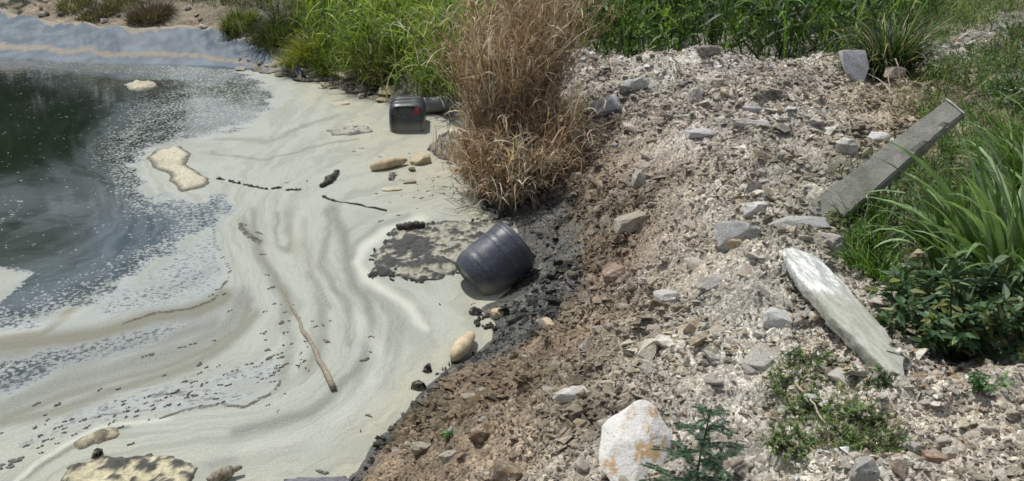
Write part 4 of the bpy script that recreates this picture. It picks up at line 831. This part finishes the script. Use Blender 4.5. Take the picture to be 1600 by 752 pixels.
def leafcards(pos, dirs, size, col, seed=0, asp=.42, droop=.0):
    n = len(pos); r = np.random.default_rng(seed); d = dirs/(np.linalg.norm(dirs, axis=1, keepdims=True)+1e-9); up = np.tile([0, 0, 1.], (n, 1))+r.normal(0, .35, (n, 3))
    s = np.cross(d, up); s /= np.linalg.norm(s, axis=1, keepdims=True)+1e-9; nn = np.cross(s, d); sz = size[:, None]
    pts = [pos, pos+d*sz*.35+s*sz*asp*.5+nn*sz*.05, pos+d*sz*.4, pos+d*sz*.35-s*sz*asp*.5+nn*sz*.05, pos+d*sz*.75+s*sz*asp*.3-nn*sz*.02, pos+d*sz*.75-s*sz*asp*.3-nn*sz*.02, pos+d*sz-nn*sz*.1]
    pts[2] = pos+d*sz*.4-nn*sz*.04
    V = np.stack(pts, 1).reshape(-1, 3); i = np.arange(n)[:, None]*7
    T = np.concatenate([i+np.array(q) for q in ([0, 1, 2], [0, 2, 3], [1, 4, 2], [2, 5, 3], [2, 4, 6], [2, 6, 5])]); return V, T, np.repeat(col, 7, 0)
def cvar(base, n, r, sv=.25, hv=.12): return np.clip(np.array(base)*(1+r.normal(0, sv, (n, 1)))*(1+r.normal(0, hv, (n, 3))), .005, .8)
def mixc(cols, wts, n, r, sv=.2): c = np.array(cols)[r.choice(len(cols), n, p=np.array(wts)/sum(wts))]; return np.clip(c*(1+r.normal(0, sv*1.3, (n, 1))), .005, .8)
def reeds(bx, by, z0, ln, wd, cols, wts, lw, ll, per, seed, bend=.7, lean=.12, k=7, tang=.05, out=0., cen=None, lo=.15):
    r = np.random.default_rng(seed); n = len(bx); az = r.uniform(0, 6.28, n)
    if cen is not None: az = np.where(r.uniform(0, 1, n) < .6, np.arctan2(by-cen[1], bx-cen[0])+r.normal(0, .6, n), az)
    base = np.stack([bx, by, z0], 1); L1 = ln*np.clip(r.normal(.85, .2, n), .3, 1.25); C = mixc(cols, wts, n, r)
    V, Q, c = blades(base, L1, wd*r.uniform(.7, 1.3, n), az, np.abs(r.normal(lean, lean, n))+out, np.abs(r.normal(bend, bend*.55, n)), C, k, r.normal(0, .7, n), seed, prof=.4)
    V = V.reshape(n, k+1, 2, 3); jit = np.cumsum(r.normal(0, tang, (n, k+1, 1, 3))*np.array([1, 1, .4]), 1)*np.linspace(0, 1, k+1)[None, :, None, None]*ln/2; V = V+jit
    m = n*per; si = r.integers(0, n, m); t = r.uniform(lo, .98, m)*k; i0 = np.minimum(t.astype(int), k-1); f = (t-i0)[:, None]; mid = V.mean(2); pb = mid[si, i0]*(1-f)+mid[si, i0+1]*f
    V2, Q2, c2 = blades(pb, ll*r.uniform(.4, 1.2, m), lw*r.uniform(.6, 1.3, m), r.uniform(0, 6.28, m), np.abs(r.normal(.7, .35, m)), r.normal(1.2, .75, m), np.clip(C[si]*(1+r.normal(0, .28, (m, 1))), .005, .8), 5, r.normal(0, .7, m), seed+1, prof=.65)
    V = V.reshape(-1, 3); return np.vstack([V, V2]), np.vstack([Q, Q2+len(V)]), np.vstack([c, c2])
GREENS = [(.105, .20, .028), (.07, .145, .022), (.17, .26, .045), (.045, .095, .018)]
def tussock(name, px, py, rad, n, ln, wd, cols, wts, label, cat, group=None, mat=None, lean=.15, bend=1.1, seed=0, zoff=0, at=None, dead=.0, out=1.):
    p = at if at is not None else hit(px, py); r = np.random.default_rng(seed+1000); rr_ = rad*np.sqrt(r.uniform(0, 1, n)); a0 = r.uniform(0, 6.28, n)
    bx, by = rr_*np.cos(a0), rr_*np.sin(a0); bz = np.maximum(H(p[0]+bx, p[1]+by), -.02)-p[2]-.02
    az = a0+r.normal(0, .7, n); L1 = ln*np.clip(r.normal(.85, .22, n), .3, 1.35); L1 *= 1-.35*(rr_/rad)**2
    V, Q, C = blades(np.stack([bx, by, bz], 1), L1, wd*r.uniform(.6, 1.3, n), az, np.abs(r.normal(lean, lean*.8, n))+.35*rr_/rad*out, np.abs(r.normal(bend, bend*.5, n)), mixc(cols, wts, n, r), 6, r.normal(0, .5, n), seed)
    o = obj(name, mesh_np(name, V, [Q], C), mat or M_VEG, loc=p); tag(o, label, cat, group); return o

# --- field of tall green grass behind the mound and at far right (uncountable)
def field(name, region, zlo, n, ln, wd, cols, wts, label, seed, bend=1.1, clump=.8, mat=None, leafy=0):
    r = np.random.default_rng(seed); W = [tuple(P(a, b, z)[:2]) for a, b, z in region]; xs_, ys_ = zip(*W); m = n*4
    x = r.uniform(min(xs_), max(xs_), m); y = r.uniform(min(ys_), max(ys_), m); k = poly_sd(x, y, W) > 0; k &= r.uniform(-1, 1, m)*.7 < clump*fbm(x*1.6, y*1.6, 2, seed)+.25; x, y = x[k][:n], y[k][:n]; n = len(x)
    az = r.uniform(0, 6.28, n)+fbm(x, y, 2, seed)
    if leafy:
        V, Q, C = reeds(x, y, H(x, y)-.03, ln, wd*.5, cols, wts, wd, ln*.42, leafy, seed, bend=bend*.6, lean=.15, k=5, lo=.1)
    else: V, Q, C = blades(np.stack([x, y, H(x, y)-.03], 1), ln*np.clip(r.normal(.85, .25, n), .25, 1.4), wd*r.uniform(.6, 1.4, n), az, np.abs(r.normal(.2, .38, n)), np.abs(r.normal(bend, bend*.6, n)), mixc(cols, wts, n, r), 5, r.normal(0, .6, n), seed)
    o = obj(name, mesh_np(name, V, [Q], C), mat or M_VEG); tag(o, label, 'grass', kind='stuff')
field('tall_grass', [(835, 90, .5), (960, 112, .5), (1060, 108, .5), (1300, 122, .5), (1400, 112, .7), (1440, 50, .6), (1500, -60, .5), (700, -60, .5), (760, 10, .6)], 0, 3900, 1.7, .055, [(.095, .18, .028), (.055, .115, .018), (.15, .24, .045), (.03, .06, .012)], [3, 3, 2, 3], 'tall bright green grass growing behind the rubble mound', 21, bend=1.1, leafy=10)
field('tall_grass', [(1400, 82, .95), (1470, 72, .9), (1550, 52, .9), (1640, 10, .9), (1640, -60, .8), (1400, -50, .6)], 0, 3000, .7, .022, [(.13, .2, .05), (.09, .15, .035), (.2, .24, .08)], [3, 2, 2], 'lower green grass beyond the far gravel strip at top right', 22, leafy=7)
field('low_grass', [(1425, 150, 1.), (1470, 100, .95), (1640, 60, .9), (1700, 260, .95), (1560, 330, 1.), (1480, 380, 1.), (1360, 440, 1.2), (1325, 370, 1.25), (1340, 310, 1.2), (1460, 260, 1.)], 0, 3600, .34, .016, [(.085, .16, .028), (.055, .11, .02), (.13, .18, .05), (.22, .18, .09)], [4, 3, 2, .7], 'short green weeds and grass covering the right side of the bank', 23, bend=1.5, clump=.9, leafy=8)
field('low_grass', [(1395, 190, 1.05), (1400, 130, 1.0), (1480, 95, .95), (1500, 160, 1.), (1450, 200, 1.05)], 0, 2500, .2, .008, [(.22, .24, .08), (.3, .22, .1), (.16, .2, .06)], [3, 2, 2], 'yellowish thin grass on dry soil above the concrete post', 24, bend=1.4)
# far left vegetation
field('tall_grass', [(500, 92, .45), (560, 112, .42), (625, 138, .35), (700, 150, .35), (760, 90, .5), (780, -40, .6), (480, -50, .9), (470, 60, .6)], 0, 2600, 1.45, .030, [(.22, .32, .045), (.14, .24, .03), (.30, .38, .07), (.06, .11, .02), (.3, .28, .16)], [4, 3, 4, 1.5, .6], 'bright yellow green grass on the far shore behind the far drum', 25, bend=.9, leafy=10)
field('low_grass', [(130, 14, .8), (230, 24, .6), (330, 34, .5), (480, 50, .6), (520, -60, .9), (60, -60, .9)], 0, 3600, .5, .02, [(.10, .12, .035), (.15, .16, .06), (.17, .13, .08), (.08, .07, .045)], [3, 2, 1.5, 1.5], 'dull olive scrub along the top of the far bank', 27, bend=1., leafy=7)
field('low_grass', [(300, 30, .6), (400, 46, .5), (480, 74, .5), (520, 40, .7), (560, -60, .9), (60, -60, .9), (280, 0, .8)], 0, 9000, .6, .018, [(.09, .14, .03), (.14, .17, .05), (.2, .17, .09)], [3, 2, 1.5], 'dull green brush grass along the far bank', 26, bend=1.)

DRYC = [(.50, .38, .27), (.37, .24, .15), (.22, .13, .07), (.66, .58, .45), (.44, .35, .27)]
for (px, py, rad, n, ln, lab, sd_, zb) in [
    (805, 306, .30, 400, .95, 'front clump of dry brown grass with blades hanging to the mud', 1, .1),
    (862, 268, .18, 220, .95, 'dry brown grass clump leaning over the rubble slope', 2, .2),
    (782, 258, .27, 460, 2.15, 'tallest dry brown grass clump in the middle of the stand', 3, .2),
    (832, 215, .30, 520, 2.5, 'dry tan grass clump at the back below the mound', 4, .3),
    (775, 215, .18, 180, 1.7, 'dry grass clump at the left, over the grey container', 6, .1),
    (748, 262, .15, 110, .6, 'low dry grass tuft beside the far drum', 5, .05),
    (758, 296, .14, 130, .8, 'small hanging dry tuft at the lower left of the dry stand', 1, .03)]:
    p = P(px, py, zb); p[2] = H1(p[0], p[1]); r = np.random.default_rng(sd_+70); q = rad*np.sqrt(r.uniform(0, 1, n)); a = r.uniform(0, 6.28, n); bx, by = q*np.cos(a), q*np.sin(a)
    V, Q, C = reeds(bx, by, np.maximum(H(bx+p[0], by+p[1]), -.02)-p[2]-.02, ln, .012, DRYC, [3, 3, 2.8, 1.6, 2], .016, .34, 10, sd_+40, bend={1: 1.25, 2: 1.1, 5: 1.4}.get(sd_, .48), lean={1: .2, 2: .15}.get(sd_, .07), tang=.06, out=0, cen=(0, 0), lo=.05)
    tag(obj('dry_grass', mesh_np('dry_grass', V, [Q], C), M_DRY, loc=Vector(p)), lab, 'dry grass')
# dark tussock on the crest with hanging straw
tussock('grass_tussock', 1388, 112, .26, 800, 1.2, .026, [(.04, .08, .02), (.09, .15, .03), (.42, .37, .24), (.02, .035, .012)], [3, 1.5, 1.6, 3], 'dark grass tussock with hanging straw on the crest of the bank', 'grass tussock', seed=12, bend=1.5)
# bushes of the far bank
for i, (px, py, rad, n, ln, cols, lab) in enumerate([
    (235, 26, .45, 900, .55, [(.09, .075, .05), (.14, .11, .07)], 'dark brown dry bush on the far bank above the liner'),
    (150, 22, .4, 600, .4, [(.14, .12, .07), (.1, .09, .05)], 'small brown bush at far left above the liner'),
    (118, 8, .4, 500, .4, [(.2, .2, .07), (.12, .12, .05)], 'pale olive weed behind the small brown bush'),
    (190, 8, .4, 500, .4, [(.19, .17, .09), (.12, .11, .05)], 'olive brown bush between the two brown bushes'),
    (375, 34, .35, 700, .5, [(.16, .2, .04), (.1, .13, .03)], 'low olive shrub at the end of the liner'),
    (480, 86, .36, 900, .75, [(.24, .28, .04), (.16, .2, .03), (.3, .3, .06)], 'yellow green shrub standing on the far shore'),
    (525, 100, .30, 700, .7, [(.22, .28, .05), (.13, .19, .03)], 'second yellow green shrub, right of the first'),
    (600, 112, .42, 900, 1.15, [(.27, .25, .16), (.2, .24, .05), (.08, .1, .03)], 'grass clump with pale dead stems behind the far drum'),
    (435, 58, .45, 900, .7, [(.05, .08, .02), (.09, .12, .03)], 'dark green shrub behind the end of the liner')]):
    p = hit(px, py+3); tussock('bush', 0, 0, rad, n, ln, .02, cols, [1]*len(cols), lab, 'bush', lean=.35, bend=.8, seed=50+i, at=Vector(p))

# grey dead weed stalk at top right
def stalk():
    root = empty('dead_weed', (0, 0, 0)); a = hit(1500, 190); r = np.random.default_rng(4); c = Vector(P(1572, -10, a.z+.9)); c.y = a.y+.6
    C = np.array([np.array(a)*(1-t)+np.array(c)*t+np.array([0, 0, .12*math.sin(t*3)]) for t in np.linspace(0, 1, 12)]); root.location = a; C -= np.array(a)
    V, Q = tube_np(C, np.linspace(.012, .005, 12), 6); obj('stem', mesh_np('stem', V, [Q], np.tile((.3, .3, .25), (len(V), 1))), M_DRY, root)
    n = 420; t = r.uniform(.05, 1, n); pos = np.stack([np.interp(t, np.linspace(0, 1, 12), C[:, i]) for i in range(3)], 1)+r.normal(0, .035, (n, 3))
    V, T, cc = leafcards(pos, r.normal(0, 1, (n, 3)), r.uniform(.03, .06, n), cvar((.25, .27, .21), n, r), 3); sh_ = obj('seed_heads', mesh_np('seed_heads', V, [T], cc), M_VEG, root); sh_['kind'] = 'stuff'
    tag(root, 'tall grey dead weed leaning over the grass at top right', 'dead weed')
stalk()

# broad bladed grass clump at right: blades are parts
def broad(px, py, n, lab, seed, big, lmax=1.25):
    p = hit(px, py); p.z = H1(p.x, p.y); root = empty('broad_leaf_grass', p); tag(root, lab, 'grass clump'); r = np.random.default_rng(seed)
    cols = [(.13, .22, .06), (.20, .30, .13), (.09, .17, .035), (.26, .35, .20)]
    for i in range(n):
        a = r.uniform(0, 6.28); q = .24*math.sqrt(r.uniform()); L_ = r.uniform(.5, lmax); bd = abs(r.normal(1.2, .6)); wd = r.uniform(.03, .06)
        if i < big: a = [2.9, 3.3, 2.6, 3.6, 4.0, 4.3, 2.2, 4.6, 3.05, 3.5, 2.4, 3.9][i]; L_ = [1.15, 1.1, 1.2, .95, .9, .8, 1.2, .8, 1.25, 1.0, 1.1, .9][i]; wd = .075; bd = [1.7, 1.4, 1.1, 1.8, 2.1, 2.2, .8, 2.2, .9, 1.2, .6, 1.6][i]
        V, Q, C = blades(np.zeros((1, 3)), np.array([L_]), np.array([wd]), np.array([0.]), np.array([abs(r.normal(.15, .12))]), np.array([bd]), mixc(cols, [3, 2, 3, 1.5], 1, r), 9, np.array([r.normal(0, .3)]), seed*100+i, prof=.55)
        C = C*1.; C[0::2] *= 1.12                                   # paler half blade along the midrib
        obj('blade', mesh_np('blade', V, [Q], C), M_LEAF, root, loc=(q*math.cos(a), q*math.sin(a), -.02), rot=(0, 0, a))
broad(1588, 480, 170, 'tall broad bladed grass clump at the right edge of the photo', 8, 12)
broad(1510, 430, 80, 'lower broad bladed grass clump behind the leafy shrub', 9, 0, .75)
broad(1640, 400, 110, 'broad bladed grass clump cut by the right edge, behind the tallest', 10, 0, 1.2)
p = hit(1640, 330); tussock('grass_clump', 0, 0, .35, 700, 1.1, .03, [(.10, .2, .03), (.16, .26, .07), (.06, .12, .02)], [3, 2, 2], 'green grass clump just behind the broad bladed clump at the right edge', 'grass clump', seed=71, at=p, mat=M_LEAF, bend=1.2)
for i, (px, py, rad, n, ln, lab) in enumerate([(1480, 380, .22, 320, .6, 'green grass clump with arching blades in front of the broad bladed one'), (1345, 350, .14, 240, .28, 'small green weed tuft beside the overhanging slab'), (1370, 440, .18, 360, .32, 'bright green weed clump above the long white slab'), (1345, 400, .12, 240, .25, 'green weed tuft between grey stone and weeds')]):
    tussock('grass_clump', px, py, rad, n, ln, .013, [(.10, .2, .03), (.15, .25, .06), (.06, .12, .02)], [3, 2, 2], lab, 'grass clump', seed=80+i, bend=1.4)

# leafy shrubs
def shrub(name, px, py, rad, hgt, nst, nleaf, size, cols, lab, cat, seed, asp=.42, at=None, nparts=0, spread=1., flatz=1.):
    p = at if at is not None else hit(px, py); root = empty(name, p); tag(root, lab, cat); r = np.random.default_rng(seed); parts = []; tips = []; 
    for i in range(nst):
        a = r.uniform(0, 6.28); q = rad*math.sqrt(r.uniform())*spread; t = np.linspace(0, 1, 6)[:, None]; top = np.array([q*math.cos(a), q*math.sin(a), hgt*r.uniform(.45, 1)*(1-.45*(q/rad)**2)*flatz])
        C = np.array([.12*top[0], .12*top[1], 0])*(1-t)+top*t; C[:, 2] = top[2]*t[:, 0]**.8-.02*(1-t[:, 0]); C += r.normal(0, .01, C.shape)
        parts.append((*tube_np(C, np.linspace(.006, .002, 6)*max(.5, hgt/.5), 5), np.array((.12, .12, .06)))); tips.append(C)
    V, Fc, C = merge(parts); obj('stems', mesh_np('stems', V, Fc, C), M_VEG, root)
    si = r.integers(0, nst, nleaf); tt = r.uniform(.2, 1, nleaf)**.7; pos = np.stack([tips[s][0]*0 + np.array([np.interp(t, np.linspace(0, 1, 6), tips[s][:, j]) for j in range(3)]) for s, t in zip(si, tt)])
    dr = r.normal(0, 1, (nleaf, 3)); dr[:, 2] = dr[:, 2]*.4+.15; dr[:, :2] += pos[:, :2]/rad*.5; sz = size*r.uniform(.6, 1.25, nleaf); col = mixc(cols, [1]*len(cols), nleaf, r)
    if nparts:
        lm = []
        V, T, C = leafcards(np.zeros((1, 3)), np.array([[1., 0, 0]]), np.array([1.]), np.ones((1, 3)), 1, asp)
        me = mesh_np('leaf', V, [T]); me.materials.append(M_LEAFO)
        for i in range(nparts):
            d = Vector(dr[i]).normalized(); o = bpy.data.objects.new('leaf', me); COL.objects.link(o); o.parent = root; o.location = pos[i]; o.rotation_euler = (r.normal(0, .4), -math.asin(max(-1, min(1, d.z))), math.atan2(d.y, d.x)); o.scale = (sz[i],)*3; o.color = (*col[i], 1)
        pos, dr, sz, col = pos[nparts:], dr[nparts:], sz[nparts:], col[nparts:]
    if len(pos):
        V, T, C = leafcards(pos, dr, sz, col, seed, asp); o = obj('foliage', mesh_np('foliage', V, [T], C), M_LEAF, root)
        if nparts: o['kind'] = 'stuff'
    return root
M_LEAFO = mat_veg('leaf_single', .3, .42, True)
DG = [(.07, .135, .055), (.10, .18, .075), (.14, .23, .12), (.05, .095, .04)]
shrub('leafy_shrub', 1490, 555, .44, .62, 66, 1900, .085, [(.07, .13, .06), (.10, .175, .08), (.14, .21, .12), (.05, .095, .04), (.19, .21, .07)], 'dense dark green leafy shrub right of the long white slab', 'shrub', 31, nparts=290)
shrub('leafy_shrub', 1590, 520, .36, .42, 40, 1100, .07, DG, 'dark leafy shrub at the right edge under the broad bladed grass', 'shrub', 32)
shrub('leafy_shrub', 1525, 465, .34, .42, 40, 1100, .06, [(.09, .16, .08), (.13, .21, .12)], 'greyish green shrub behind the dense dark one', 'shrub', 33)
shrub('weed', 1532, 612, .09, .16, 8, 130, .04, [(.08, .17, .05), (.11, .2, .07)], 'small green seedling in the gravel below the dark shrub', 'weed', 34)
shrub('weed', 1385, 600, .08, .10, 8, 120, .03, [(.09, .16, .05)], 'tiny weed at the foot of the long white slab', 'weed', 35)
shrub('weed', 1370, 395, .2, .30, 26, 700, .035, [(.12, .22, .04), (.08, .16, .03)], 'bright green leafy weed above the long white slab', 'weed', 36)
shrub('weed', 700, 682, .06, .07, 6, 60, .03, [(.1, .25, .07)], 'small bright green seedling on the lower brown slope', 'weed', 37)
shrub('weed', 687, 655, .04, .05, 5, 40, .025, [(.16, .26, .06)], 'tiny yellow green seedling above the bright green one', 'weed', 38)
field('ground_cover', [(1195, 570, 1.3), (1290, 545, 1.4), (1345, 600, 1.4), (1420, 700, 1.45), (1330, 752, 1.45), (1240, 735, 1.4), (1195, 660, 1.33)], 0, 280, .085, .010, [(.13, .19, .06), (.09, .15, .04), (.18, .2, .1), (.24, .2, .12)], [3, 3, 2, 1], 'thin creeping weeds spread over the rubble at bottom right', 28, bend=1.3, clump=.9, leafy=6)
shrub('leafy_shrub', 1598, 165, .42, .5, 46, 1100, .05, DG, 'dark leafy shrub at the right edge near the top, behind the grass', 'shrub', 91)
shrub('leafy_shrub', 1585, 60, .4, .45, 40, 800, .05, DG, 'small dark shrub at the far right top corner', 'shrub', 92)
for q, lab in [([(1352, 118, .03), (1378, 140, .10), (1408, 172, .03)], 'bent pale dead stem right of the white block on the crest'), ([(1372, 100, .25), (1384, 128, .12), (1392, 160, .02)], 'upright pale dead stem under the dark tussock'), ([(1395, 128, .03), (1432, 140, .1), (1462, 150, .03)], 'thin pale dead stem reaching toward the olive grass'), ([(1332, 330, .02), (1352, 350, .22), (1350, 372, .03)], 'pale curved dead stem beside the overhanging slab'), ([(1240, 600, .02), (1262, 640, .05), (1290, 668, .02)], 'thin dry twig across the weedy patch'), ([(1050, 500, .02), (1100, 470, .04), (1150, 445, .02)], 'long thin dry twig lying on the centre of the bank')]:
    W = []
    for a_, b_, h_ in q: h0 = hit(a_, b_); W.append(np.array(h0)+[0, 0, h_])
    t_ = np.linspace(0, 2, 10); W = np.array(W); C_ = np.stack([np.interp(t_, [0, 1, 2], W[:, i]) for i in range(3)], 1); c0 = C_[0].copy(); C_ -= c0; C_[1:-1] += rng.normal(0, .006, (8, 3))
    V, Q = tube_np(C_, np.linspace(.007, .003, 10), 6); tag(obj('twig', mesh_np('twig', V, [Q], None, True), M_TWIG, loc=c0), lab, 'twig')
rw = random.Random(12)
for i, (px, py, rd, nl, lab) in enumerate([(1275, 650, .19, 420, 'low weed patch in the middle of the rubble at bottom right'), (1230, 610, .14, 220, 'sparse weed patch upper left of the low weeds'), (1300, 700, .15, 300, 'low weed patch at the bottom beside the dark grey block'), (1340, 660, .13, 200, 'thin weeds right of the low weed patch'), (1230, 700, .12, 160, 'thin weeds left of the lowest weed patch'), (1290, 580, .12, 130, 'wispy weeds above the weed patch below the white slab'), (1250, 570, .10, 90, 'faint weed sprigs below the pale grey squarish stone'), (1380, 700, .12, 120, 'thin weed sprigs between patch and gravel path')]):
    shrub('weed', px, py, rd*1.1, .11, 26, int(nl*1.25), .030, [(.13, .19, .06), (.09, .15, .04), (.17, .21, .09)], lab, 'weed', 40+i)
    p = hit(px, py); tussock('weed_grass', 0, 0, rd, nl//3, .14, .005, [(.14, .19, .06), (.26, .22, .12)], [3, 1], lab.replace('weeds', 'grass blades').replace('weed', 'grass')+' among its leaves', 'grass', seed=60+i, at=p, bend=1.3)

# feathery sapling in front
def sapling():
    p = hit(1095, 800); p = Vector(P(1085, 800, 1.2)); p.z = H1(p.x, p.y); root = empty('feathery_sapling', p); tag(root, 'dark green feathery leaved sapling right of the white boulder, bottom of photo', 'sapling'); r = np.random.default_rng(9)
    C = np.array([[.0, 0, 0], [-.003, 0, .12], [.006, 0, .24], [.022, .0, .36], [.035, 0, .46]]); V, Q = tube_np(C, [.006, .005, .004, .003, .0015], 6); obj('stem', mesh_np('stem', V, [Q], np.tile((.06, .08, .04), (len(V), 1))), M_VEG, root)
    for i in range(24):
        f = .06+.90*i/23; h = np.array([np.interp(f, np.linspace(0, 1, 5), C[:, j]) for j in range(3)]); a = i*2.4; L_ = .24*(1-f)**.8+.03; dz = .35
        d = np.array([math.cos(a), math.sin(a), dz]); R_ = np.array([h+d*L_*t-np.array([0, 0, .25*L_*t*t]) for t in np.linspace(0, 1, 6)]); V, Q = tube_np(R_, np.linspace(.002, .0008, 6), 4)
        parts = [(V, Q, np.array((.06, .09, .04)))]; m = max(6, int(L_/.008)); tt = np.repeat(np.linspace(.1, 1, m), 2); pos = np.stack([np.interp(tt, np.linspace(0, 1, 6), R_[:, j]) for j in range(3)], 1)
        sgn = np.tile([1, -1], m); sd2 = np.array([-math.sin(a), math.cos(a), .1]); dr = sgn[:, None]*sd2+d*.5
        parts.append(leafcards(pos, dr, np.full(2*m, .028), cvar((.05, .10, .055), 2*m, r), i, .3)); V, Fc, Cc = merge(parts); obj('frond', mesh_np('frond', V, Fc, Cc), M_VEG, root)
sapling()

# ------------------------------------------------------------------ trees beyond the far bank (seen mirrored in the water)
def tree(x, y, hgt, rad, lab, seed):
    z = H1(x, y); root = empty('tree', (x, y, z)); tag(root, lab, 'tree'); r = np.random.default_rng(seed)
    C = np.array([[0, 0, 0], [.1, 0, hgt*.2], [-.05, .1, hgt*.4], [.1, 0, hgt*.62], [0, 0, hgt*.85]]); V, Q = tube_np(C, [.22, .17, .14, .09, .03], 8); obj('trunk', mesh_np('trunk', V, [Q], np.tile((.12, .1, .07), (len(V), 1))), M_DRY, root)
    parts = []; cl = []
    for i in range(26):
        a = r.uniform(0, 6.28); f = r.uniform(.15, 1); q = rad*r.uniform(.3, 1)*math.sqrt(max(.05, 1-(2*f-1)**2*.8)); e = np.array([q*math.cos(a), q*math.sin(a), hgt*f]); b0 = np.array([0, 0, hgt*f*.75]); cl.append(e)
        parts.append((*tube_np(np.array([b0, (b0+e)/2+[0, 0, .1], e]), [.05, .03, .01], 5), np.array((.1, .085, .06))))
    V, Fc, Cc = merge(parts); obj('limbs', mesh_np('limbs', V, Fc, Cc), M_DRY, root)
    n = 9000; ci = r.integers(0, 26, n); pos = np.array(cl)[ci]+r.normal(0, rad*.2, (n, 3)); col = cvar((.055, .095, .022), n, r, .3)*(.7+.6*r.uniform(0, 1, 26)[ci][:, None]); V, T, Cc = leafcards(pos, r.normal(0, 1, (n, 3)), r.uniform(.16, .3, n), col, seed, .6); obj('crown', mesh_np('crown', V, [T], Cc), M_VEG, root)
for i, (x, y, h_, rd, lab) in enumerate([(-17.0, 28, 6.6, 2.6, 'tall leafy tree beyond the far bank, mirrored at the far left of the pond'), (-14.2, 27.5, 6.0, 2.2, 'leafy tree right of the tallest, mirrored darkly in the pond'), (-20, 29, 5.2, 2.4, 'broad tree at the far left beyond the pond'),
    (-11.2, 28.2, 3.6, 1.6, 'short round tree above the brown bushes beyond the far bank'), (-24, 28, 5, 2.4, 'leafy tree beyond the left end of the far bank')]): tree(x, y, h_, rd, lab, 200+i)
print('tris', sum(sum(len(p.vertices)-2 for p in m.polygons) if len(m.polygons) < 5000 else len(m.polygons)*2 for m in bpy.data.meshes)//1)
